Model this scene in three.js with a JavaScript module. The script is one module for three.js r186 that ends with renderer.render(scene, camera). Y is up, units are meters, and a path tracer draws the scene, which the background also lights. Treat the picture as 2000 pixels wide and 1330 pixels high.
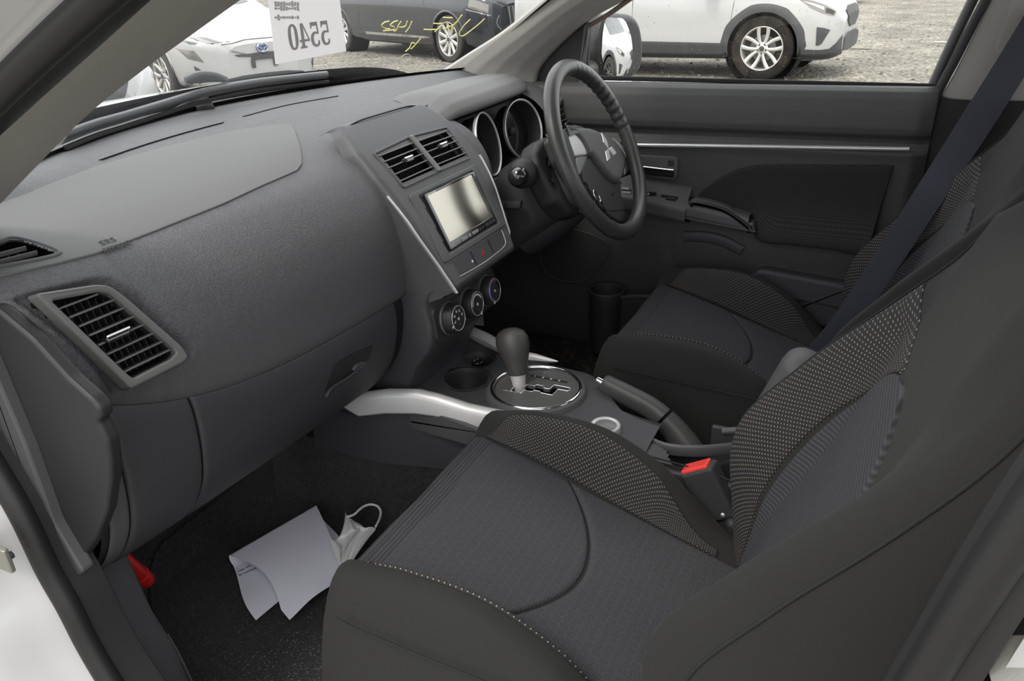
import * as THREE from 'three';
import { RoundedBoxGeometry } from 'three/addons/geometries/RoundedBoxGeometry.js';
import { mergeGeometries, mergeVertices, toCreasedNormals } from 'three/addons/utils/BufferGeometryUtils.js';
import { TextGeometry } from 'three/addons/geometries/TextGeometry.js';
import { FontLoader } from 'three/addons/loaders/FontLoader.js';

// ------------------------------------------------------------------ camera, sky, sun, exposure
const V = (x, y, z) => new THREE.Vector3(x, y, z);
const scene = new THREE.Scene();
const FOCAL = 1568, CAM = V(-1.157, 0.981, 0.55), YAW = 0.463, PITCH = -0.438, ROLL = -0.037;
const camera = new THREE.PerspectiveCamera(2 * Math.atan(665 / FOCAL) * 180 / Math.PI, 2000 / 1330, 0.02, 300);
const fwd = V(Math.cos(PITCH) * Math.cos(YAW), Math.sin(PITCH), -Math.cos(PITCH) * Math.sin(YAW));
const rt0 = V(Math.sin(YAW), 0, Math.cos(YAW)), up0 = rt0.clone().cross(fwd);
const right = rt0.clone().multiplyScalar(Math.cos(ROLL)).addScaledVector(up0, Math.sin(ROLL));
const upv = up0.clone().multiplyScalar(Math.cos(ROLL)).addScaledVector(rt0, -Math.sin(ROLL));
camera.position.copy(CAM);
camera.quaternion.setFromRotationMatrix(new THREE.Matrix4().makeBasis(right, upv, fwd.clone().negate()));
scene.add(camera);

const renderer = new THREE.WebGLRenderer({ antialias: true });
renderer.toneMapping = THREE.LinearToneMapping;
renderer.toneMappingExposure = 2.15;
renderer.shadowMap.enabled = true;

// overcast sky: bright veil of cloud, a little brighter overhead
{
  const w = 64, h = 32, d = new Float32Array(w * h * 4);
  for (let j = 0; j < h; j++) for (let i = 0; i < w; i++) {
    const el = (j + 0.5) / h * Math.PI - Math.PI / 2, s = Math.max(0, Math.sin(el));
    const k = (j + .5) / h > .5 ? 0.95 + 0.35 * s : 0.5, o = (j * w + i) * 4;
    d[o] = k * 0.985; d[o + 1] = k; d[o + 2] = k * 1.02; d[o + 3] = 1;
  }
  const t = new THREE.DataTexture(d, w, h, THREE.RGBAFormat, THREE.FloatType);
  t.mapping = THREE.EquirectangularReflectionMapping; t.magFilter = THREE.LinearFilter; t.minFilter = THREE.LinearFilter; t.needsUpdate = true;
  scene.background = t; scene.environment = t;
  scene.backgroundIntensity = 1.0; scene.environmentIntensity = 1.0;
}
// veiled sun, high behind the camera's left shoulder, very soft
const sun = new THREE.DirectionalLight(0xfff4e6, 0.7);
sun.position.set(-9, 14, -2.5); sun.target.position.set(2, 0, -1);
sun.castShadow = true; sun.shadow.radius = 24;
Object.assign(sun.shadow.camera, { left: -22, right: 22, top: 22, bottom: -22, near: 1, far: 60 });
scene.add(sun, sun.target);

// ------------------------------------------------------------------ helpers
const lerp = (a, b, t) => a + (b - a) * t, clamp = (x, a = 0, b = 1) => Math.min(b, Math.max(a, x));
const spline = (P, x) => { const n = P.length; if (x <= P[0][0]) return P[0][1]; if (x >= P[n - 1][0]) return P[n - 1][1]; let i = 1; while (x > P[i][0]) i++; const a = P[i - 1], b = P[i], h = b[0] - a[0], t = (x - a[0]) / h, sl = (k) => k <= 0 || k >= n - 1 ? 0 : (P[k + 1][1] - P[k - 1][1]) / (P[k + 1][0] - P[k - 1][0]); return (2 * t ** 3 - 3 * t * t + 1) * a[1] + (t ** 3 - 2 * t * t + t) * h * sl(i - 1) + (-2 * t ** 3 + 3 * t * t) * b[1] + (t ** 3 - t * t) * h * sl(i); };
const sm = (x, a = 0, b = 1) => { const t = clamp((x - a) / (b - a)); return t * t * (3 - 2 * t); };
let seed = 7; const rnd = () => { seed = (seed * 1664525 + 1013904223) >>> 0; return seed / 4294967296; };
const ray = (px, py) => V(0, 0, 0).addScaledVector(right, (px - 1000) / FOCAL).addScaledVector(upv, (665 - py) / FOCAL).add(fwd);
const on = (axis, val) => (px, py) => { const d = ray(px, py); return CAM.clone().addScaledVector(d, (val - CAM[axis]) / d[axis]); };
const onX = (px, py, v) => on('x', v)(px, py), onY = (px, py, v) => on('y', v)(px, py), onZ = (px, py, v) => on('z', v)(px, py);
class Frame {                                   // a plane of the car: origin, across, up, outward
  constructor(o, x, u) { this.o = o; this.x = x.clone().normalize(); this.n = x.clone().cross(u).normalize(); this.u = this.n.clone().cross(this.x).normalize(); }
  p(a, b, c = 0) { return this.o.clone().addScaledVector(this.x, a).addScaledVector(this.u, b).addScaledVector(this.n, c); }
  m() { return new THREE.Matrix4().makeBasis(this.x, this.u, this.n).setPosition(this.o); }
  at(px, py, c = 0) { const d = ray(px, py), k = this.p(0, 0, c).sub(CAM).dot(this.n) / d.dot(this.n), P = CAM.clone().addScaledVector(d, k).sub(this.o); return [P.dot(this.x), P.dot(this.u)]; }
  pts(list, c = 0) { return list.map(([x, y]) => this.at(x, y, c)); }
  put(g) { return g.applyMatrix4(this.m()); }
}
const tiltFrame = (o, a) => new Frame(o, V(1, 0, 0), V(0, Math.cos(a), -Math.sin(a)));

// tileable textures
function tex(n, fn, size, color) {
  const d = new Uint8Array(n * n * 4);
  for (let j = 0; j < n; j++) for (let i = 0; i < n; i++) {
    const v = fn(i / n, j / n), o = (j * n + i) * 4, a = Array.isArray(v) ? v : [v, v, v];
    d[o] = clamp(a[0]) * 255; d[o + 1] = clamp(a[1]) * 255; d[o + 2] = clamp(a[2]) * 255; d[o + 3] = 255;
  }
  const t = new THREE.DataTexture(d, n, n); t.wrapS = t.wrapT = THREE.RepeatWrapping; t.magFilter = THREE.LinearFilter; t.minFilter = THREE.LinearMipmapLinearFilter; t.generateMipmaps = true;
  if (color) t.colorSpace = THREE.SRGBColorSpace;
  t.repeat.set(1 / size, 1 / size); t.needsUpdate = true; return t;
}
function noise2(n, sd) {                        // tileable value noise with n cells
  const r = []; let s = sd * 9301 + 49297; for (let i = 0; i < n * n; i++) { s = (s * 1664525 + 1013904223) >>> 0; r.push(s / 4294967296); }
  return (u, v) => { const x = u * n, y = v * n, i = Math.floor(x), j = Math.floor(y), f = sm(x - i), g = sm(y - j), q = (a, b) => r[((b % n + n) % n) * n + ((a % n + n) % n)];
    return lerp(lerp(q(i, j), q(i + 1, j), f), lerp(q(i, j + 1), q(i + 1, j + 1), f), g); };
}
function worley(n, sd) {
  const r = []; let s = sd * 7919 + 13; for (let i = 0; i < n * n * 2; i++) { s = (s * 1664525 + 1013904223) >>> 0; r.push(s / 4294967296); }
  return (u, v) => { const x = u * n, y = v * n, i = Math.floor(x), j = Math.floor(y); let a = 9, b = 9;
    for (let dj = -1; dj < 2; dj++) for (let di = -1; di < 2; di++) { const k = (((j + dj) % n + n) % n * n + ((i + di) % n + n) % n) * 2, d = Math.hypot(i + di + r[k] - x, j + dj + r[k + 1] - y); if (d < a) { b = a; a = d; } else if (d < b) b = d; }
    return b - a; };
}
const w16 = worley(18, 3), w40 = worley(40, 5), n32 = noise2(32, 4), n64 = noise2(64, 8), n8 = noise2(8, 2), n5 = noise2(5, 21), n128 = noise2(128, 12);
const T = {
  grain: tex(256, (u, v) => 0.25 + 0.9 * Math.min(0.6, w16(u, v)) + 0.1 * n64(u, v), 0.036),
  fine: tex(128, (u, v) => 0.5 * n64(u, v) + 0.5 * n32(u, v), 0.03),
  cloth: tex(128, (u, v) => 0.5 + 0.25 * Math.sin(u * 40 * Math.PI) * Math.sin(v * 40 * Math.PI) + 0.3 * (n64(u, v) - .5), 0.03),
  carpet: tex(256, (u, v) => 0.6 * w40(u, v) + 0.5 * n64(u, v), 0.11),
  carpetC: tex(256, (u, v) => { const k = 0.165 + 0.1 * w40(u, v) + 0.08 * n64(u, v); return [k, k, k * 1.02]; }, 0.11, true),
};
// knitted mesh: pale dots in dark threads, staggered rows
{
  const dot = (u, v) => { let m = 0; for (const [a, b] of [[.25, .25], [.75, .75]]) { const x = Math.abs(u - a), y = Math.abs(v - b); m = Math.max(m, 1 - sm(Math.hypot(x / .17, y / .13), .7, 1.15)); } return m; };
  T.meshC = tex(64, (u, v) => { const k = dot(u, v), q = .8 + .4 * n32(u, v); return [(0.13 + 0.40 * k) * q, (0.126 + 0.37 * k) * q, (0.126 + 0.345 * k) * q]; }, 0.0076, true);
  T.meshB = tex(64, dot, 0.0076);
}
// woven seat centre: ribs crossed by faint cells
{
  const rib = (u, v) => 0.5 + 0.5 * Math.cos(v * 2 * Math.PI * 8 + 1.2 * Math.sin(u * 2 * Math.PI * 2));
  const cell = (u, v) => { let a = 9, b = 9; for (let j = -1; j < 3; j++) for (let i = -1; i < 3; i++) { const x = (i + (j & 1) * .5) / 2, y = j / 2, d = Math.hypot((u - x) * 1.0, (v - y) * 1.1); if (d < a) { b = a; a = d; } else if (d < b) b = d; } return 1 - sm(b - a, 0, .07); };
  T.weaveC = tex(256, (u, v) => { const k = 0.20 + 0.055 * rib(u, v) + 0.045 * cell(u, v) * (.4 + .9 * n5(u, v)) + .06 * (n64(u, v) - .5); return [k, k, k * 1.06]; }, 0.0235, true);
  T.weaveB = tex(256, (u, v) => 0.7 * rib(u, v) + .3 * cell(u, v), 0.0235);
  T.ribB = tex(64, (u, v) => 0.5 + 0.5 * Math.cos(v * 2 * Math.PI * 4), 0.024);
  T.meshFC = tex(64, (u, v) => { let m = 0; for (const [a, b] of [[.25, .25], [.75, .75]]) m = Math.max(m, 1 - sm(Math.hypot((u - a) / .24, (v - b) / .2), .5, 1.1)); const k = .10 + .13 * m; return [k * 1.04, k, k * .97]; }, 0.0046, true);
  T.ribC = tex(64, (u, v) => { const k = 0.16 + .09 * (0.5 + 0.5 * Math.cos(v * 2 * Math.PI * 4)); return [k, k, k * 1.07]; }, 0.024, true);
}
// sandy gravel
T.gravC = tex(512, (u, v) => { const a = n5(u, v), b = n32(u, v), c = n128(u, v), w = Math.min(1, w40(u, v) * 2.2), k = 0.49 + 0.12 * (a - .5) + 0.10 * (b - .5) + 0.22 * (c - .5) + .10 * (w - .5); return [k * 1.02, k * .985, k * .9]; }, 4.0, true);
T.gravB = tex(512, (u, v) => 0.5 * Math.min(1, w40(u, v) * 2) + .5 * n128(u, v), 4.0);
T.dirt = tex(256, (u, v) => { const k = Math.max(0, n8(u, v) * .5 + n64(u, v) * .75 - .62); return [.06 + k * .42, .06 + k * .36, .06 + k * .28]; }, 0.5, true);

const mat = (o) => { const q = { roughness: .6, ...o }; if (q.color !== undefined) q.color = Array.isArray(q.color) ? new THREE.Color().setRGB(...q.color) : new THREE.Color(q.color); return new THREE.MeshPhysicalMaterial(q); };
const grey = (k, b = 1) => [k, k, k * b];
const M = {
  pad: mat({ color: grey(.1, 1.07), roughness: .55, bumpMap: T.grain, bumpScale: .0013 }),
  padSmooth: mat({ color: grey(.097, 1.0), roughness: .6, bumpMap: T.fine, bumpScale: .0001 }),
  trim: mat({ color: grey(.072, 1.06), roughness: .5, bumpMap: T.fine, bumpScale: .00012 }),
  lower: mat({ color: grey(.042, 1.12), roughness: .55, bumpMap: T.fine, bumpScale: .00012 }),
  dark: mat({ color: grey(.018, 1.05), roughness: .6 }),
  black: mat({ color: grey(.006), roughness: .7 }),
  gloss: mat({ color: grey(.012), roughness: .12, clearcoat: .6, clearcoatRoughness: .08 }),
  rubber: mat({ color: grey(.022, 1.02), roughness: .6 }),
  slat: mat({ color: grey(.11, .98), roughness: .4 }),
  silver: mat({ color: grey(.6), metalness: .35, roughness: .4 }),
  silverBright: mat({ color: grey(.62), metalness: .5, roughness: .3 }),
  chrome: mat({ color: grey(.85), metalness: 1, roughness: .08 }),
  mirror: mat({ color: grey(.9), metalness: 1, roughness: .0 }),
  pillar: mat({ color: [.33, .32, .30], roughness: .75, bumpMap: T.fine, bumpScale: .00015 }),
  white: mat({ color: grey(.46, 1.0), roughness: .25, clearcoat: .8, clearcoatRoughness: .05 }),
  plainCloth: mat({ color: grey(.0155, .96), roughness: .95, bumpMap: T.cloth, bumpScale: .0003, sheen: .15, sheenRoughness: .6, sheenColor: new THREE.Color(.25, .25, .25) }),
  weave: mat({ map: T.weaveC, roughness: .9, bumpMap: T.weaveB, bumpScale: .0004 }),
  rib: mat({ map: T.ribC, roughness: .9, bumpMap: T.ribB, bumpScale: .0004 }),
  mesh: mat({ map: T.meshC, roughness: .85, bumpMap: T.meshB, bumpScale: .0006 }),
  stitch: mat({ color: grey(.012), roughness: .9 }),
  carpet: mat({ map: T.carpetC, roughness: 1, bumpMap: T.carpet, bumpScale: .004 }),
  dirty: mat({ map: T.dirt, roughness: .8 }),
  belt: mat({ color: [.035, .036, .055], roughness: .7, bumpMap: T.cloth, bumpScale: .0003 }),
  red: mat({ color: [.62, .012, .01], roughness: .4 }),
  redBuckle: mat({ color: [.72, .05, .04], roughness: .35 }),
  paper: mat({ color: [.80, .79, .88], roughness: .85 }),
  maskCloth: mat({ color: [.8, .79, .77], roughness: .95, bumpMap: T.cloth, bumpScale: .0004 }),
  glass: mat({ color: [.97, .98, .97], transmission: 1, thickness: 0, roughness: 0, ior: 1.45 }),
  print: mat({ color: [.65, .65, .65], roughness: .6 }),
  printDark: mat({ color: [.03, .03, .03], roughness: .7 }),
};

// naming, tagging, parts
const used = {};
function numbered(n) { const k = used[n] = (used[n] ?? -1) + 1; return k ? n + '_' + String(k).padStart(3, '0') : n; }
const things = [];
function thing(name, label, category, group) {
  const o = new THREE.Group(); o.name = numbered(name); o.userData = { label, category }; if (group) o.userData.group = group;
  scene.add(o); things.push(o); return o;
}
function structure(name) { const o = new THREE.Group(); o.name = name; o.userData = { kind: 'structure' }; scene.add(o); things.push(o); return o; }
function part(parent, name, geo, m, label) {
  const o = new THREE.Mesh(Array.isArray(geo) ? join(geo) : geo, m); o.name = name; o.castShadow = o.receiveShadow = true;
  if (label) o.userData.label = label;
  parent.add(o); return o;
}
function join(list) { return mergeGeometries(list.map(g => { const q = g.index ? g.toNonIndexed() : g; for (const k of Object.keys(q.attributes)) if (!['position', 'normal', 'uv'].includes(k)) q.deleteAttribute(k); if (!q.attributes.uv) q.setAttribute('uv', new THREE.BufferAttribute(new Float32Array(q.attributes.position.count * 2), 2)); return q; })); }
function settle(o) {                            // move a group's origin to the foot of what it holds
  const b = new THREE.Box3().setFromObject(o); if (b.isEmpty()) return;
  const c = V((b.min.x + b.max.x) / 2, b.min.y, (b.min.z + b.max.z) / 2);
  for (const k of o.children) k.position.sub(c); o.position.add(c);
}
// uv in metres from the dominant axis of each face
function boxUV(g) {
  const q = g.index ? g.toNonIndexed() : g; const p = q.attributes.position, uv = new Float32Array(p.count * 2), a = V(0, 0, 0), b = V(0, 0, 0), c = V(0, 0, 0);
  for (let i = 0; i < p.count; i += 3) {
    a.fromBufferAttribute(p, i); b.fromBufferAttribute(p, i + 1); c.fromBufferAttribute(p, i + 2);
    const n = b.clone().sub(a).cross(c.clone().sub(a)), x = Math.abs(n.x), y = Math.abs(n.y), z = Math.abs(n.z);
    [a, b, c].forEach((v, k) => { const o = (i + k) * 2; if (y >= x && y >= z) { uv[o] = v.x; uv[o + 1] = v.z; } else if (x >= z) { uv[o] = v.z; uv[o + 1] = v.y; } else { uv[o] = v.x; uv[o + 1] = v.y; } });
  }
  q.setAttribute('uv', new THREE.BufferAttribute(uv, 2)); return q;
}
// a surface sampled on a grid; us, vs may be counts or lists of parameters; drop(p,u,v) removes cells
const steps = (n) => Array.isArray(n) ? n : Array.from({ length: n + 1 }, (_, i) => i / n);
function grid(fn, nu, nv, { flip = false, drop, uv } = {}) {
  const U = steps(nu), W = steps(nv), P = U.map(u => W.map(v => fn(u, v))), pos = [], uvs = [], idx = [], mv = W.length >> 1, mu = U.length >> 1;
  const su = [0], sv = [0];
  for (let i = 1; i < U.length; i++) su.push(su[i - 1] + P[i][mv].distanceTo(P[i - 1][mv]));
  for (let j = 1; j < W.length; j++) sv.push(sv[j - 1] + P[mu][j].distanceTo(P[mu][j - 1]));
  for (let i = 0; i < U.length; i++) for (let j = 0; j < W.length; j++) { const p = P[i][j]; pos.push(p.x, p.y, p.z); const q = uv ? uv(p, U[i], W[j]) : [su[i], sv[j]]; uvs.push(q[0], q[1]); }
  for (let i = 0; i < U.length - 1; i++) for (let j = 0; j < W.length - 1; j++) {
    if (drop && drop(P[i][j].clone().add(P[i + 1][j + 1]).multiplyScalar(.5), (U[i] + U[i + 1]) / 2, (W[j] + W[j + 1]) / 2)) continue;
    const a = i * W.length + j, b = a + W.length; idx.push(...(flip ? [a, b, a + 1, b, b + 1, a + 1] : [a, a + 1, b, b, a + 1, b + 1]));
  }
  const g = new THREE.BufferGeometry(); g.setAttribute('position', new THREE.Float32BufferAttribute(pos, 3)); g.setAttribute('uv', new THREE.Float32BufferAttribute(uvs, 2)); g.setIndex(idx); g.computeVertexNormals(); return g;
}
// graded parameters: dense near both ends so that edges can roll
const graded = (n, e = .02) => { const a = [0, e * .12, e * .3, e * .6, e]; for (let i = 1; i < n; i++) a.push(lerp(e, 1 - e, i / n)); a.push(1 - e, 1 - e * .6, 1 - e * .3, 1 - e * .12, 1); return a; };
// a padded panel lying on a surface: middle raised by th, edges rolled down to -sink
function padded(fn, nu, nv, th, r, { sink = .0015, sign = 1, flip = false, uv } = {}) {
  const lu = fn(0, .5).distanceTo(fn(1, .5)), lv = fn(.5, 0).distanceTo(fn(.5, 1)), e = 1e-3;
  const f = (u, v) => {
    const p = fn(u, v), du = fn(Math.min(1, u + e), v).sub(fn(Math.max(0, u - e), v)), dv = fn(u, Math.min(1, v + e)).sub(fn(u, Math.max(0, v - e)));
    const n = du.cross(dv); if (n.lengthSq() < 1e-18) return p; n.normalize().multiplyScalar(sign);
    const d = Math.min(Math.min(u, 1 - u) * lu, Math.min(v, 1 - v) * lv, r) / r, h = -sink + (th + sink) * Math.sqrt(1 - (1 - d) ** 2);
    return p.addScaledVector(n, h);
  };
  return grid(f, graded(nu, Math.min(.3, r / lu)), graded(nv, Math.min(.3, r / lv)), { flip, uv });
}
// find the surface parameters under a ray
function seek(fn, px, py, u, v) {
  const err = (a, b) => { const q = fn(a, b).sub(CAM), w = q.dot(fwd); return [1000 + FOCAL * q.dot(right) / w - px, 665 - FOCAL * q.dot(upv) / w - py]; };
  for (let k = 0; k < 40; k++) {
    const e = 1e-4, r = err(u, v), a = err(u + e, v), b = err(u, v + e), A = (a[0] - r[0]) / e, B = (b[0] - r[0]) / e, C = (a[1] - r[1]) / e, D = (b[1] - r[1]) / e, det = A * D - B * C;
    if (Math.abs(det) < 1e-9) break;
    const du = -(D * r[0] - B * r[1]) / det, dv = -(-C * r[0] + A * r[1]) / det, s = Math.min(1, .15 / Math.max(Math.abs(du), Math.abs(dv), 1e-9));
    u = clamp(u + du * s, -.2, 1.2); v = clamp(v + dv * s, -.2, 1.2); if (Math.abs(r[0]) + Math.abs(r[1]) < .02) break;
  }
  return [u, v];
}
const curve = (pts, closed = false) => new THREE.CatmullRomCurve3(pts, closed, 'centripetal');
const tube = (pts, r, n = 40, m = 8, closed = false) => capped(pts, r, n, m, closed);
function capped(pts, r, n, m, closed) {
  const g = new THREE.TubeGeometry(curve(pts, closed), n, r, m, closed); if (closed) return g;
  const s = [0, 1].map(k => new THREE.SphereGeometry(r, m, 6).translate(...pts[k ? pts.length - 1 : 0].toArray())); return join([g, ...s]);
}
// flat bar of given width and thickness swept along points; wide(i) is the direction of the width
function ribbon(pts, wide, w, t, n = 60) {
  const c = curve(pts), rows = [];
  for (let i = 0; i <= n; i++) {
    const p = c.getPoint(i / n), tg = c.getTangent(i / n), wd = (typeof wide === 'function' ? wide(i / n, p) : wide).clone(); wd.addScaledVector(tg, -wd.dot(tg)).normalize();
    const nn = tg.clone().cross(wd).normalize(), ww = (typeof w === 'function' ? w(i / n) : w) / 2, h = t / 2;
    rows.push([[-ww, -h * .2], [-ww + h * .7, -h], [ww - h * .7, -h], [ww, -h * .2], [ww, h * .2], [ww - h * .7, h], [-ww + h * .7, h], [-ww, h * .2], [-ww, -h * .2]].map(([a, b]) => p.clone().addScaledVector(wd, a).addScaledVector(nn, b)));
  }
  return skin(rows, true);
}
// skin closed or open sections
function skin(rows, caps = true, flip = false) {
  const g = grid((u, v) => rows[Math.round(u * (rows.length - 1))][Math.round(v * (rows[0].length - 1))].clone(), rows.length - 1, rows[0].length - 1, { flip });
  if (!caps) return g;
  const fan = (r, rev) => { const c = r.reduce((a, b) => a.add(b), V(0, 0, 0)).multiplyScalar(1 / r.length), pos = []; for (let i = 0; i < r.length - 1; i++) { const [a, b] = rev ? [r[i + 1], r[i]] : [r[i], r[i + 1]]; pos.push(...c.toArray(), ...a.toArray(), ...b.toArray()); } const q = new THREE.BufferGeometry(); q.setAttribute('position', new THREE.Float32BufferAttribute(pos, 3)); q.computeVertexNormals(); return q; };
  return join([g, fan(rows[0], flip), fan(rows[rows.length - 1], !flip)]);
}
// polygon with rounded corners
function rshape(p, r = 0) {
  const s = new THREE.Shape(), n = p.length;
  for (let i = 0; i < n; i++) {
    const a = p[(i + n - 1) % n], b = p[i], c = p[(i + 1) % n], R = b[2] ?? r, la = Math.hypot(a[0] - b[0], a[1] - b[1]), lc = Math.hypot(c[0] - b[0], c[1] - b[1]), k = Math.min(R, la * .49, lc * .49);
    const e = [b[0] + (a[0] - b[0]) / la * k, b[1] + (a[1] - b[1]) / la * k], f = [b[0] + (c[0] - b[0]) / lc * k, b[1] + (c[1] - b[1]) / lc * k];
    i ? s.lineTo(...e) : s.moveTo(...e); s.quadraticCurveTo(b[0], b[1], f[0], f[1]);
  }
  s.closePath(); return s;
}
const rrect = (w, h, r, x = 0, y = 0) => rshape([[x - w / 2, y - h / 2], [x + w / 2, y - h / 2], [x + w / 2, y + h / 2], [x - w / 2, y + h / 2]], r);
function plate(frame, shape, z0, depth, bevel = 0, seg = 2) {      // solid plate from z0 (back) outward
  const g = new THREE.ExtrudeGeometry(shape, { depth: Math.max(1e-4, depth - bevel), bevelEnabled: bevel > 0, bevelThickness: bevel, bevelSize: bevel, bevelOffset: -bevel, bevelSegments: seg, curveSegments: 8 });
  g.translate(0, 0, z0); return boxUV(frame ? frame.put(g) : g);
}
const withHole = (s, ...h) => { for (const q of h) s.holes.push(new THREE.Path(q.getPoints(8).reverse())); return s; };
const rbox = (w, h, d, r, x = 0, y = 0, z = 0) => new RoundedBoxGeometry(w, h, d, 3, r).translate(x, y, z);
const inPoly = (p, x, y) => { let c = false; for (let i = 0, j = p.length - 1; i < p.length; j = i++) { const [xi, yi] = p[i], [xj, yj] = p[j]; if ((yi > y) !== (yj > y) && x < (xj - xi) * (y - yi) / (yj - yi) + xi) c = !c; } return c; };
const lathe = (pts, seg = 40) => new THREE.LatheGeometry(pts.map(p => new THREE.Vector2(...p)), seg);
const ring = (R, r, seg = 64, m = 10) => new THREE.TorusGeometry(R, r, m, seg);
const font = await new FontLoader().loadAsync('fonts/droid/droid_sans_bold.typeface.json');
const fontSerif = await new FontLoader().loadAsync('fonts/droid/droid_serif_bold.typeface.json');
const text = (s, size, depth = .0005, f = font) => { const g = new TextGeometry(s, { font: f, size, depth, curveSegments: 3 }); g.computeBoundingBox(); const b = g.boundingBox; return g.translate(-(b.min.x + b.max.x) / 2, -(b.min.y + b.max.y) / 2, 0); };
// ------------------------------------------------------------------ dashboard
const knots = (pts) => { const c = new THREE.CatmullRomCurve3(pts.map(([z, y]) => V(0, y, z)), false, 'centripetal'); return c; };
const zGlass = (x) => -0.66 + 0.62 * Math.min(Math.abs(x), .62) ** 2;
const dashFace = (x) => { const a = Math.abs(x), e = clamp((a - .69) / .03); return -0.15 - 0.031 * (a / .62) ** 2 - .02 * (1 - Math.sqrt(1 - e * e * .98)); };
const seamY = (x) => 0.483 + 0.069 * clamp((Math.abs(x) - .13) / .53, 0, 1.05) ** 4;
const DX0 = -.715, DX1 = .72;
const profCache = new Map();
function dashProfile(x) {
  const key = Math.round(x * 2000); if (profCache.has(key)) return profCache.get(key);
  const f = dashFace(x), z0 = Math.min(zGlass(x) - .012, f - .3), y = seamY(x), b = clamp((f - z0 - .3) / .25);
  const c = knots([[z0 - .05, .752], [lerp(z0, f - .21, .5), .757], [f - .21, .745], [f - .10, .722], [f - .045, .698], [f - .012, .655], [f, .60], [f - .004, lerp(.60, y, .55)], [f - .012, y + .008], [f - .02, y], [f - .05, y + .004]]);
  c.arcLengthDivisions = 80; c.updateArcLengths(); profCache.set(key, c); return c;
}
const dashP = (u, t) => { const x = lerp(DX0, DX1, u), p = dashProfile(x).getPoint(clamp(t)); return V(x, p.y, p.z); };
const uX = (x) => (x - DX0) / (DX1 - DX0);
const upN = (fn, u, v, e = 2e-3) => { const du = fn(Math.min(1, u + e), v).sub(fn(Math.max(0, u - e), v)), dv = fn(u, Math.min(1, v + e)).sub(fn(u, Math.max(0, v - e))); return du.cross(dv).normalize(); };
const outN = (fn, u, v) => { const n = upN(fn, u, v); if (n.dot(CAM.clone().sub(fn(u, v))) < 0) n.negate(); return n; };
// a thin raised or inlaid patch whose outline was measured on a surface
function patch(fn, px, u0, v0, h, back = .004) {
  const uv = px.map(([x, y]) => { const r = seek(fn, x, y, u0, v0); return new THREE.Vector2(r[0], r[1]); });
  const tri = THREE.ShapeUtils.triangulateShape(THREE.ShapeUtils.isClockWise(uv) ? uv.reverse() : uv, []), pos = [];
  const top = uv.map(q => fn(q.x, q.y).addScaledVector(outN(fn, q.x, q.y), h)), bot = uv.map((q, i) => top[i].clone().addScaledVector(outN(fn, q.x, q.y), -back));
  for (const [a, b, c] of tri) pos.push(...top[a].toArray(), ...top[b].toArray(), ...top[c].toArray());
  for (let i = 0; i < uv.length; i++) { const j = (i + 1) % uv.length; pos.push(...top[i].toArray(), ...bot[i].toArray(), ...top[j].toArray(), ...top[j].toArray(), ...bot[i].toArray(), ...bot[j].toArray()); }
  const g = new THREE.BufferGeometry(); g.setAttribute('position', new THREE.Float32BufferAttribute(pos, 3)); g.computeVertexNormals(); return boxUV(g);
}
const trace = (fn, px, u0, v0, h = 0) => px.map(([x, y]) => { const [u, v] = seek(fn, x, y, u0, v0); return fn(u, v).addScaledVector(outN(fn, u, v), h); });
const sc = (k, ox, oy) => ([x, y]) => [ox + x / k, oy + y / k];

const dash = thing('dashboard', 'dark grey moulded dashboard running across under the windscreen with round knobs and vents', 'dashboard');
const ventF = tiltFrame(V(-.622, .634, -.186), .3);
const z4 = sc(2.857, 0, 400), z5 = sc(5.714, 0, 550);
const ventOuter = ventF.pts([[180, 500], [530, 447], [600, 455], [680, 510], [1000, 790], [1040, 850], [1010, 885], [720, 1030], [690, 1000]].map(z4));
const ventInner = ventF.pts([[275, 540], [540, 490], [600, 502], [645, 535], [950, 800], [970, 830], [940, 862], [730, 970], [690, 940]].map(z4));
const mirrorPts = (p) => p.map(([a, b]) => [-a, b]).reverse();
const ventFR = tiltFrame(V(.622, .634, -.186), .3);
const SB = tiltFrame(V(0, .605, -.115), .455);
const stackDepth = (s) => s > 0 ? 1.4 * s * s : 0;
const defog = [[0, 475], [21, 468], [45, 470], [117, 496], [110, 501], [7, 523], [-40, 530], [-60, 510], [-40, 488]];
const defogUV = defog.map(([x, y]) => seek(dashP, x, y, .02, .55));
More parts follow.
